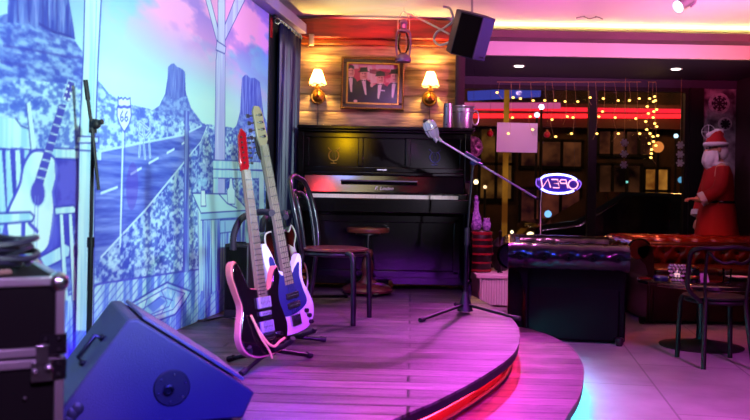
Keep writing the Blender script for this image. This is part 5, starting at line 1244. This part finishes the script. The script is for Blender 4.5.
# ornaments hung in window
def bauble(px, py, r, label, m, nm='bauble'):
    c = P(px, py, 9.0); t = thing(nm, label, 'ornament', c)
    mb = MB(); mb.sphere((0, 0, 0), r, 20); mb.build('ball', m, t)
    mb = MB(); mb.lathe([(.012, r-.004), (.012, r+.014), (0, r+.016)], (0, 0, 0), 12); mb.build('cap', M['gold'], t)
    mb = MB(); mb.tube([(0, 0, r), (0, 0, 2.40-c.z)], .0015, 5); mb.build('thread', M['cable'], t)
bauble(490, 133.5, .036, 'small dark red bauble hanging left of the pale sheet in the window', M['red'])
bauble(547, 134.5, .036, 'small dark red bauble hanging right of the pale sheet in the window', M['red'])
c = P(473, 147, 8.5); t = thing('glitter_ornament', 'pink glitter snowflake ball hanging just right of the piano', 'ornament', c)
mb = MB(); mb.sphere((0, 0, 0), (.10, .05, .11), 24); mb.build('ball', M['pinkglit'], t)
mb = MB(); flake(mb, (0, -.052, 0), .075, .01, .006, 6); mb.build('snowflake', mat('flake_pink', '6a3a5a', .5), t)
mb = MB(); mb.tube([(0, 0, .10), (0, 0, 2.40-c.z)], .0015, 5); mb.build('thread', M['cable'], t)
# paper sheet on the pane
a, b, c_ = P(497, 122.5, YW-.012), P(537.5, 123, YW-.012), P(497, 152, YW-.012)
t = thing('paper_sheet', 'plain pale sheet of paper taped on the window pane', 'paper', ((a.x+b.x)/2, YW-.012, c_.z), rot=(0, RHO*.4, 0))
mb = MB(); mb.box((0, 0, (a.z-c_.z)/2), (b.x-a.x, .002, a.z-c_.z)); mb.build('sheet', M['paper'], t)

# ------------------------------------------------------------------ neon sign, read from behind
on = P(558.5, 184, 9.0); kk = 9.0/F/10.5
t = thing('neon_sign', 'oval violet neon OPEN sign hung in the window facing the street', 'sign', on, rot=(0, RHO*.5, 0))
def nq(x, y, dy=0): return Vector(((x-299)*kk, dy, -(y-200)*kk))
mb = MB()
mb.prism([(nq(299+235*math.cos(a), 0).x, nq(0, 200+112*math.sin(a)).z) for a in [2*math.pi*i/48 for i in range(48)]], .02, .03, 'y')
mb.build('backing_panel', mat('sign_backing', '2c2290', .35), t, bevel=.002)
nb_ = emit('neon_blue', (.25, .25, 1), 8); npk = emit('neon_pink', (1, .38, .55), 2.2); nv_ = emit('neon_violet', (.25, .10, .75), 1.6)
for pts in ([(112, 150), (150, 122), (210, 106), (290, 100), (370, 106), (440, 124), (488, 152)], [(120, 252), (160, 275), (220, 292), (290, 298), (360, 293), (420, 280), (462, 264)]):
    mb = MB(); mb.tube(spline([nq(*p) for p in pts], 5), .011, 8); mb.build('neon_arc', nb_, t)
for nm, pts, cl_ in (('letter', [(130, 240), (112, 152), (130, 240), (185, 152), (215, 240)], 0), ('letter', [(222, 154), (288, 154), (297, 196), (248, 196), (297, 196), (306, 240), (242, 240)], 0),
                ('letter', [(398, 242), (382, 192), (322, 192), (310, 174), (322, 154), (372, 154), (382, 192)], 0), ('letter', [(450+50*math.cos(a), 200+47*math.sin(a)) for a in [2*math.pi*i/24 for i in range(24)]], 1)):
    mb = MB(); mb.tube([nq(*p, -.012) for p in pts], .0062, 8, bool(cl_)); mb.build('neon_letter', npk, t)
for pts in ([(72, 150), (64, 180), (68, 215), (100, 242)], [(528, 165), (535, 195), (520, 232), (490, 256)]):
    mb = MB(); mb.tube(spline([nq(*p) for p in pts], 5), .006, 6); mb.build('neon_side', nv_, t)
for x, y in ((90, 156), (512, 165)):
    mb = MB(); mb.tube([nq(x-6, y-12), nq(x-2, y+12)], .005, 6); mb.tube([nq(x+6, y-12), nq(x+10, y+12)], .005, 6); mb.build('neon_tick', nv_, t)
mb = MB(); mb.tube([nq(125, 245, .012), nq(120, 420, .012), P(541, 244, 9.0)-on], .0045, 6); mb.build('power_cord', M['wcable'], t)
for x in (128, 462):
    mb = MB(); mb.tube([nq(x, 95, .012), Vector((nq(x, 0).x, .012, 2.40-on.z))], .0012, 5); mb.build('hanging_wire', M['cable'], t)

# ------------------------------------------------------------------ fairy lights
bulb = emit('fairy_bulb', (1, .52, .10), 5); wire = mat('fairy_wire', 'b8925a', .5)
YFL = YW-.10
def fairy(name, label, xs, top, drops, rb):
    o = P(xs[0], top, YFL); t = thing(name, label, 'string lights', o)
    mb = MB(); mb.tube([P(x, top, YFL)-o for x in np.linspace(xs[0], xs[-1], 14)], .003, 6); mb.build('header_wire', wire, t)
    rr = random.Random(3)
    for x, ys in drops:
        pts = [P(x, top, YFL)]; bl = []
        for y in ys:
            q = P(x+rr.uniform(-2.2, 2.2), y, YFL+rr.uniform(-.02, .02)); bl.append(q); pts.append(q)
        if rr.random() < .5: pts.append(P(x+rr.choice((-3, 3)), ys[-1]+rr.uniform(4, 8), YFL))
        mb = MB(); mb.tube([p-o for p in spline(pts, 4)], .0016, 5); dr = mb.build('drop', wire, t)
        for q in bl:
            s_ = rr.choice((-1, 1)); q2 = q+Vector((s_*.016, -.01, .004))
            mb = MB(); mb.sphere(q2-o, (.015*rb, .0105*rb, .0105*rb), 8); mb.build('bulb', bulb, dr)
fairy('fairy_lights', 'curtain of warm fairy lights on thin drops along the window top', (497, 641), 82,
      [(499.5, (93,)), (511, (98, 118, 134)), (520, (99,)), (530.5, (101, 117, 130)), (545, (101,)), (552, (101, 120, 137)), (566, (102, 117)), (574, (102, 118, 134)), (588.5, (98,)), (595.5, (117, 134)), (604.5, (99, 112)), (614.5, (101, 118, 134)), (629, (101,)), (637, (99, 119, 134))], 1)
fairy('fairy_lights', 'dense bright bundle of warm fairy lights hanging straight down in the window', (648, 656), 82,
      [(649, (99, 107, 114, 122, 130, 137, 144, 154)), (653, (97, 102, 110, 118, 127, 134, 142, 150, 158)), (656, (101, 112, 124, 136, 146))], 1.05)

DOWN = []
def downlight(px, py, z, label):
    c = G(px, py, z); t = thing('downlight', label, 'ceiling light', c)
    mb = MB(); mb.lathe([(.048, .0), (.062, -.002), (.064, .004), (.048, .008)], (0, 0, 0), 28); mb.build('trim_ring', M['white'], t)
    mb = MB(); mb.lathe([(0, -.006), (.044, -.006), (.046, .004), (0, .006)], (0, 0, 0), 28); mb.build('lens', emit('downlight_lens', (1, .85, .8), 6), t); DOWN.append(c)
downlight(519, 66, 2.40, 'small recessed ceiling spotlight in the soffit nearer the hanging loudspeaker')
downlight(676, 69, 2.40, 'small recessed ceiling spotlight in the soffit nearer the right wall')
c = P(683, 4, 6.4); t = thing('ceiling_spotlight', 'silver spotlight with bright face fixed to the ceiling', 'spotlight', c)
ad = Vector((-.75, -.35, -.45)).normalized(); Ma = ad.to_track_quat('Z', 'Y').to_matrix()
mb = MB(); mb.lathe([(0, -.10), (.03, -.10), (.042, -.07), (.05, .05), (.055, .06), (.05, .06), (.045, .045), (0, .04)], (0, 0, 0), 24, Ma); hd2 = mb.build('housing', M['alu'], t)
mb = MB(); mb.lathe([(0, .046), (.044, .046), (.044, .05), (0, .05)], (0, 0, 0), 24, Ma); mb.build('lens', emit('spot_lens', (.7, .85, 1), 4), hd2)
mb = MB(); mb.tube(spline([(.06, 0, -.02), (.10, .02, .02), (.09, .02, .06), (.03, .01, ZC-c.z)], 5), .008, 8); mb.lathe([(.04, ZC-c.z-.02), (.045, ZC-c.z)], (.03, .01, 0), 20); mb.build('bracket', M['alu'], t)
c = G(590, 16, ZC-.004); t = thing('ceiling_hook_bar', 'thin silver hook bar fixed on the ceiling near the cove', 'hook', c)
mb = MB(); mb.tube(spline([(-.12, 0, -.02), (-.06, 0, -.006), (0, .01, -.02), (.06, 0, -.006), (.11, .0, -.025)], 5), .005, 6); mb.tube([(-.05, 0, -.008), (-.05, 0, .0)], .008, 8); mb.tube([(.05, 0, -.008), (.05, 0, .0)], .008, 8); mb.build('bar', M['nickel'], t)

# ------------------------------------------------------------------ night street outside
GZ = -.12
mb = MB(); mb.box((4, 19.5, GZ-.05), (26, 20.3, .1)); struct('exterior_street', mb, M['street'], smooth=False)
YO = 15.0
def oq(px, py, d=YO): return P(px, py, d)
t = thing('shop_building', 'dim brown shop building across the night street seen through the window', 'building', (3.5, YO, GZ))
o = Vector((3.5, YO, GZ))
mb = MB(); mb.box((1.0, 1.5, 3.0), (16, 3, 6)); mb.build('facade', M['brick'], t, smooth=False)
amb = emit_noise('amber_window', (1, .42, .06), (.25, .07, .01), .5, 2.2); dim = emit_noise('dim_window', (1, .30, .10), (.08, .02, .02), .14, 1.6)
def shopwin(x0_, x1_, y0_, y1_, m, nv=2, nh=1, d=YO-.02):
    a, b = oq(x0_, y0_, d)-o, oq(x1_, y1_, d)-o
    mb = MB(); w = .05
    for i in range(nv+1): mb.box((a.x+(b.x-a.x)*i/nv, -.03, (a.z+b.z)/2), (w, .06, abs(a.z-b.z)))
    for i in range(nh+1): mb.box(((a.x+b.x)/2, -.03, a.z+(b.z-a.z)*i/nh), (abs(b.x-a.x)+w, .06, w))
    f = mb.build('window', fr, t); mb = MB(); mb.box(((a.x+b.x)/2, -.012, (a.z+b.z)/2), (abs(b.x-a.x), .02, abs(a.z-b.z))); mb.build('pane', m, f)
shopwin(644, 668, 168, 214, amb, 2, 2); shopwin(598, 640, 164, 226, emit_noise('dark_window', (.6, .2, .08), (.03, .01, .01), .08, 2), 3, 1); shopwin(520, 582, 140, 168, dim, 3, 1)
shopwin(480, 512, 128, 200, emit_noise('ochre_window', (1, .42, .08), (.10, .03, .01), .2, 1.8), 2, 2); shopwin(598, 652, 130, 156, emit_noise('brown_window', (1, .28, .1), (.12, .03, .02), .16, 1.5), 4, 1)
shopwin(520, 580, 188, 228, emit_noise('rust_window', (1, .22, .12), (.05, .01, .03), .12, 1.7), 3, 1)
# neon fascia tubes
a, b = oq(448, 112, YO-.25)-o, oq(700, 114, YO-.25)-o
mb = MB(); mb.box(((a.x+b.x)/2, -.18, a.z-.02), (b.x-a.x, .14, .42)); fs = mb.build('fascia', mat('fascia', '501018', .5), t)
for dy, c_, st_ in ((.07, (1, .02, .04), 1.2), (-.07, (1, .015, .02), 2.4)):
    mb = MB(); mb.tube([(a.x, -.29, a.z+dy), (b.x, -.29, b.z+dy*.6)], .038, 8); mb.build('neon_tube', emit('street_neon_red', c_, st_), fs)
q0, q1 = oq(468, 96, YO-.3)-o, oq(540, 92, YO-.3)-o
mb = MB(); mb.tube([(q0.x, -.29, q0.z), (q1.x, -.29, q1.z)], .085, 8); mb.build('neon_tube', emit('street_neon_blue', (.12, .14, 1), .35), fs)
mb = MB(); q0, q1 = oq(462, 106, YO-.3)-o, oq(560, 106, YO-.3)-o; mb.tube([(q0.x, -.3, q0.z), (q1.x, -.3, q1.z)], .06, 8); mb.build('neon_tube', emit('street_neon_pink', (1, .14, .4), .6), fs)
# amber-lit post, its light put in as a glowing tube
c = oq(504, 250, 12.5); t = thing('amber_post', 'tall amber post on the street outside with lamplight put in as glow', 'street lamp', (c.x, 12.5, GZ))
h_ = P(506, 76, 12.5).z-GZ
mb = MB(); mb.lathe([(.10, 0), (.10, .25), (.07, .3), (0, .3)], (0, 0, 0), 16); mb.build('base', M['blackm'], t)
mb = MB(); mb.tube([(0, 0, .3), (0.0, 0, h_)], .042, 12); mb.build('lit_tube', emit_noise('amber_tube', (1, .42, .04), (.25, .07, .01), .4, 2.5, (1, 1, .6)), t)
mb = MB(); mb.lathe([(.07, h_), (.07, h_+.06), (0, h_+.08)], (0, 0, 0), 16); mb.build('cap', M['blackm'], t)
t = thing('street_tree', 'bare dark tree trunk outside beside the right window edge', 'tree', (oq(690, 200, 10.2).x, 10.2, GZ))
mb = MB(); mb.tube(spline([(0, 0, 0), (.03, 0, 1.2), (-.02, 0, 2.4), (.06, 0, 3.6)], 5), list(np.linspace(.16, .08, 16)), 10); mb.tube(spline([(0, 0, 1.8), (.3, .1, 2.6), (.5, .1, 3.4)], 5), list(np.linspace(.07, .03, 11)), 8); mb.build('trunk', mat('bark', '15100e', .9, bump=.5), t)
# street lights and lamps far away: globes of their own
def globe(px, py, r, c_, st_, label, d=13.2):
    p = P(px, py, d); t = thing('street_light', label, 'street lamp', (p.x, d, GZ))
    mb = MB(); mb.sphere((0, 0, p.z-GZ), r, 14); mb.build('globe', emit('street_globe', c_, st_), t)
    mb = MB(); mb.tube([(0, 0, 0), (0, 0, p.z-GZ-r*.9)], .02, 8); mb.build('pole', M['blackm'], t)
for a_ in ((541.5, 107, .042, (.55, .75, 1), 5, 'cool white street globe seen just above the pale sheet'), (537, 115, .04, (.5, .8, 1), 4, 'cool white street globe touching the top right corner of the pale sheet'),
           (658, 147, .09, (1, .30, .06), .8, 'large dim orange globe right of the bright bulb bundle'), (676, 136, .035, (.5, .8, 1), 2.5, 'small cyan globe by the right edge of the window'), (681, 180, .05, (.15, .5, .8), .7, 'dim teal globe low by the right window edge'),
           (668, 203, .035, (1, .7, .3), 6, 'leftmost of three warm globes beside the red figure hand'), (673, 201, .035, (1, .7, .3), 6, 'middle of three warm globes beside the red figure hand'), (678, 203, .035, (1, .7, .3), 6, 'rightmost of three warm globes beside the red figure hand'),
           (476, 182, .04, (1, .8, .4), 3.5, 'bright cream globe just right of the piano'), (485, 187, .03, (1, .6, .3), 2.5, 'small amber globe right of the bright cream globe'), (548, 214, .06, (.2, .5, 1), 1.6, 'blue globe below the neon sign'),
           (606, 220, .03, (1, .6, .15), 3, 'small amber globe low behind the right window'), (599, 222, .03, (1, .6, .15), 3, 'small amber globe lowest in the right window beside the mullion'), (512, 232, .025, (1, .85, .5), 4, 'small cream globe above the black sofa'), (627, 182, .02, (.2, .7, .6), 1.5, 'tiny teal globe in the dark shop window')):
    GI = globals().get('GI', 0)+1; globe(*a_, d=12.9+.11*GI)
# parked car with tail lights
cc_ = P(650, 236, 11.6); t = thing('parked_car', 'dark parked car on the street behind the sofa with red tail lights', 'car', (cc_.x+.3, 11.6, GZ))
mb = MB(); pr = [(-2.0, .25), (2.0, .25), (2.05, .6), (1.9, .82), (1.15, .9), (.7, 1.28), (-.9, 1.30), (-1.5, .92), (-2.0, .85), (-2.1, .55)]
mb.prism(pr, -.8, .8, 'y'); mb.build('car_body', mat('car_paint', '14101a', .15, coat=.8), t, bevel=.08, seg=3)
mb = MB(); mb.prism([(-.95, .95), (.85, .95), (.55, 1.24), (-.80, 1.25)], -.815, -.80, 'y'); mb.build('side_window', M['black'], t)
for x in (-1.25, 1.25):
    for y in (-.72, .72):
        mb = MB(); mb.lathe([(0, -.1), (.30, -.1), (.32, -.06), (.32, .06), (.30, .1), (0, .1)], (x, y, .32), 24, Matrix.Rotation(R(90), 3, 'X')); mb.build('wheel', M['blackm'], t)
for x in (-2.06, 2.0):
    mb = MB(); mb.sphere((x, -.62, .70), (.05, .12, .06), 12); mb.build('lamp', emit('car_lamp', (1, .06, .04) if x > 0 else (1, .8, .4), 3), t)
# ------------------------------------------------------------------ groups of repeats
GROUPS = dict(guitar_stand='guitar stands on the stage', bentwood_chair='bentwood chairs', chesterfield_sofa='chesterfield sofas', wall_sconce='wall lamps beside the picture',
              snowflake_disc='snowflake discs on the frosted panel', snowflake_string='snowflake strings in the window', bauble='red baubles in the window', fairy_lights='fairy lights in the window',
              downlight='recessed spotlights in the soffit', street_light='street globes outside')
for o in list(S.objects):
    if o.parent is None and 'category' in o.keys():
        g = GROUPS.get(o.name.split('.')[0])
        if g: o['group'] = g
# ------------------------------------------------------------------ lights
def spot(name, loc, aim, c, e, size=50, blend=.6, rad=.08):
    l = bpy.data.lights.new(name, 'SPOT'); l.energy = e; l.color = c; l.spot_size = R(size); l.spot_blend = blend; l.shadow_soft_size = rad
    o = bpy.data.objects.new(name, l); COL.objects.link(o); o.location = loc
    o.rotation_euler = (Vector(aim)-Vector(loc)).to_track_quat('-Z', 'Y').to_euler(); return o
def point(name, loc, c, e, rad=.05):
    l = bpy.data.lights.new(name, 'POINT'); l.energy = e; l.color = c; l.shadow_soft_size = rad
    o = bpy.data.objects.new(name, l); COL.objects.link(o); o.location = loc; return o
def area(name, loc, aim, c, e, sx, sy):
    l = bpy.data.lights.new(name, 'AREA'); l.shape = 'RECTANGLE'; l.size = sx; l.size_y = sy; l.energy = e; l.color = c
    o = bpy.data.objects.new(name, l); COL.objects.link(o); o.location = loc
    o.rotation_euler = (Vector(aim)-Vector(loc)).to_track_quat('-Z', 'Y').to_euler(); return o
# stage spots, mixed with added fill spots
spot('stage_spot_cyan', (1.0, 1.1, 1.9), (-1.38, 3.55, 1.78), (.74, 1, 1), 690, 60, .5, .12)
spot('stage_spot_blue', (1.5, 2.0, 2.0), (-1.05, 5.15, 1.65), (.62, .88, 1), 480, 44, .6, .12)
spot('stage_spot_violet', (1.2, 4.6, 2.6), (-.92, 6.3, 2.25), (.95, .45, 1), 170, 40, .8, .15)
spot('curtain_fill_blue', (-.35, 5.0, 2.5), (-.76, 7.0, 1.4), (.16, .26, 1), 60, 42, .8, .15)  # added fill grazing the curtain to bring out its folds
spot('stage_spot_magenta', (1.15, 7.35, 2.42), (.35, 4.6, .3), (.78, .06, .85), 560, 58, .7, .05)
spot('stage_spot_front', (.6, 1.2, 2.55), (.15, 4.3, .3), (.42, .03, 1), 1700, 39, .8, .1)
spot('stage_spot_pink', (-.3, 3.4, 2.6), (.25, 3.6, .3), (1, .05, .55), 300, 64, .9, .1)
spot('monitor_spot_blue', (.5, .6, 2.2), (-.55, 2.9, .5), (.05, .03, 1), 2300, 22, .6, .1)
spot('case_fill_violet', (-.1, .2, 2.2), (-.95, 2.1, .72), (.75, .34, 1), 420, 17, .7, .1)  # added fill to brighten the case edging
spot('piano_spot_yellow', (-.43, 1.95, 1.84), (-.25, 7.05, 1.55), (1, .55, .0), 30, 7, .8, .06)
spot('mic_fill_white', (2.3, 3.2, 2.45), (.37, 5.35, 1.52), (.8, .85, 1), 130, 4.5, .8, .06)  # added fill to brighten the microphone
spot('bucket_fill_pink', (1.6, 3.0, 2.45), (.70, 7.1, 1.76), (1, .62, 1), 130, 6, .8, .06)  # added fill to brighten the metal bucket
spot('piano_spot_red', (-.60, 4.5, 2.45), (-.42, 7.0, 1.25), (1, .03, .05), 50, 28, .8, .09)
spot('beam_spot_red', (.6, 3.4, 2.5), (.0, 7.4, 2.86), (1, .02, .05), 1200, 15, .5, .1)
spot('wood_spot_violet', (.5, 4.0, 2.5), (.1, 7.5, 1.62), (.75, .36, 1), 230, 16, .9, .1)
spot('floor_spot_pink', (2.6, 2.6, 2.15), (2.05, 4.7, 0), (.88, .07, .88), 640, 56, .9, .15)
spot('sofa_spot_blue', (.2, 3.2, 2.55), (1.30, 6.4, .5), (.04, .07, 1), 200, 26, .8, .1)
spot('window_fill_violet', (2.75, 7.95, 2.38), (3.25, 9.0, 1.5), (.95, .42, .8), 30, 60, .8, .04)  # added fill for the figure, snowflakes and frosted panel
spot('window_fill_violet', (1.75, 8.0, 2.38), (1.7, 9.15, 1.55), (.95, .5, .95), 34, 70, .8, .04)  # added fill for the paper sheet and window ornaments
spot('ceiling_fill_amber', (3.6, 6.2, 1.0), (2.5, 7.55, 2.67), (1, .58, .16), 150, 75, 1, .08)  # added fill widening the warm cove glow on the ceiling
spot('table_spot_red', (2.86, 7.2, 2.5), (2.95, 8.15, .7), (1, .14, .03), 90, 42, .7, .05)
spot('ledge_spot_pink', (1.5, 6.9, 2.5), (1.25, 8.6, .3), (1, .22, .68), 300, 45, .8, .05)
spot('bulkhead_spot_pink', (1.2, 4.6, 1.9), (1.35, 7.8, 2.62), (1, .14, .66), 330, 26, .9, .1)
spot('bulkhead_spot_pink', (2.4, 4.6, 1.9), (2.5, 7.8, 2.62), (1, .11, .58), 330, 26, .9, .1)
spot('bulkhead_spot_red', (3.3, 5.45, 1.95), (3.55, 7.8, 2.6), (1, .05, .22), 300, 32, .9, .1)
spot('keys_fill_white', (2.0, -.8, 1.8), (.06, 6.8, 1.10), (.85, .72, 1), 1500, 10, .8, .06)  # added fill from behind the camera to whiten the keys
spot('downlight_lamp', DOWN[0]+Vector((0, 0, -.02)), (.9, 6.35, .3), (1, .55, .28), 60, 40, .8, .03)
spot('downlight_lamp', DOWN[1]+Vector((0, 0, -.02)), (2.75, 7.2, .2), (1, .12, .04), 90, 60, .8, .03)
spot('monitor_fill_violet', (-1.25, 2.1, 2.5), (-.95, 2.95, .5), (.5, .12, 1), 70, 22, .8, .08)  # added fill tinting the back of the monitor
# sconces
for p in SCONCE: point('sconce_bulb', p, (1, .60, .14), 40, .035)
# added fill spots in mid-air, without fittings, wash the ceiling
spot('ceiling_fill_warm', (-.35, 2.6, 1.95), (-.1, 6.3, 3.24), (1, .86, .46), 3300, 22.5, .15, .05)
spot('ceiling_fill_magenta', (3.4, 5.0, 1.2), (2.0, 6.8, 2.67), (1, .20, .72), 620, 80, 1, .1)
spot('speaker_fill_blue', (2.9, 5.7, 2.2), (.72, 6.3, 2.3), (.05, .08, 1), 260, 14, .7, .08)  # added fill for the right face of the loudspeaker
w = bpy.data.worlds.new('night'); S.world = w; w.use_nodes = True
w.node_tree.nodes['Background'].inputs[0].default_value = (.03, .024, .02, 1); w.node_tree.nodes['Background'].inputs[1].default_value = .5
S.cycles.use_denoising = True
S.cycles.diffuse_bounces = 1; S.cycles.glossy_bounces = 3; S.cycles.max_bounces = 8; S.cycles.transparent_max_bounces = 12; S.cycles.caustics_reflective = False; S.cycles.caustics_refractive = False
S.cycles.sample_clamp_indirect = 4
point('street_lamp_warm', (1.6, 13.2, 3.0), (1, .45, .15), 60, .2); point('street_lamp_warm', (5.0, 13.2, 3.0), (1, .42, .12), 50, .2)
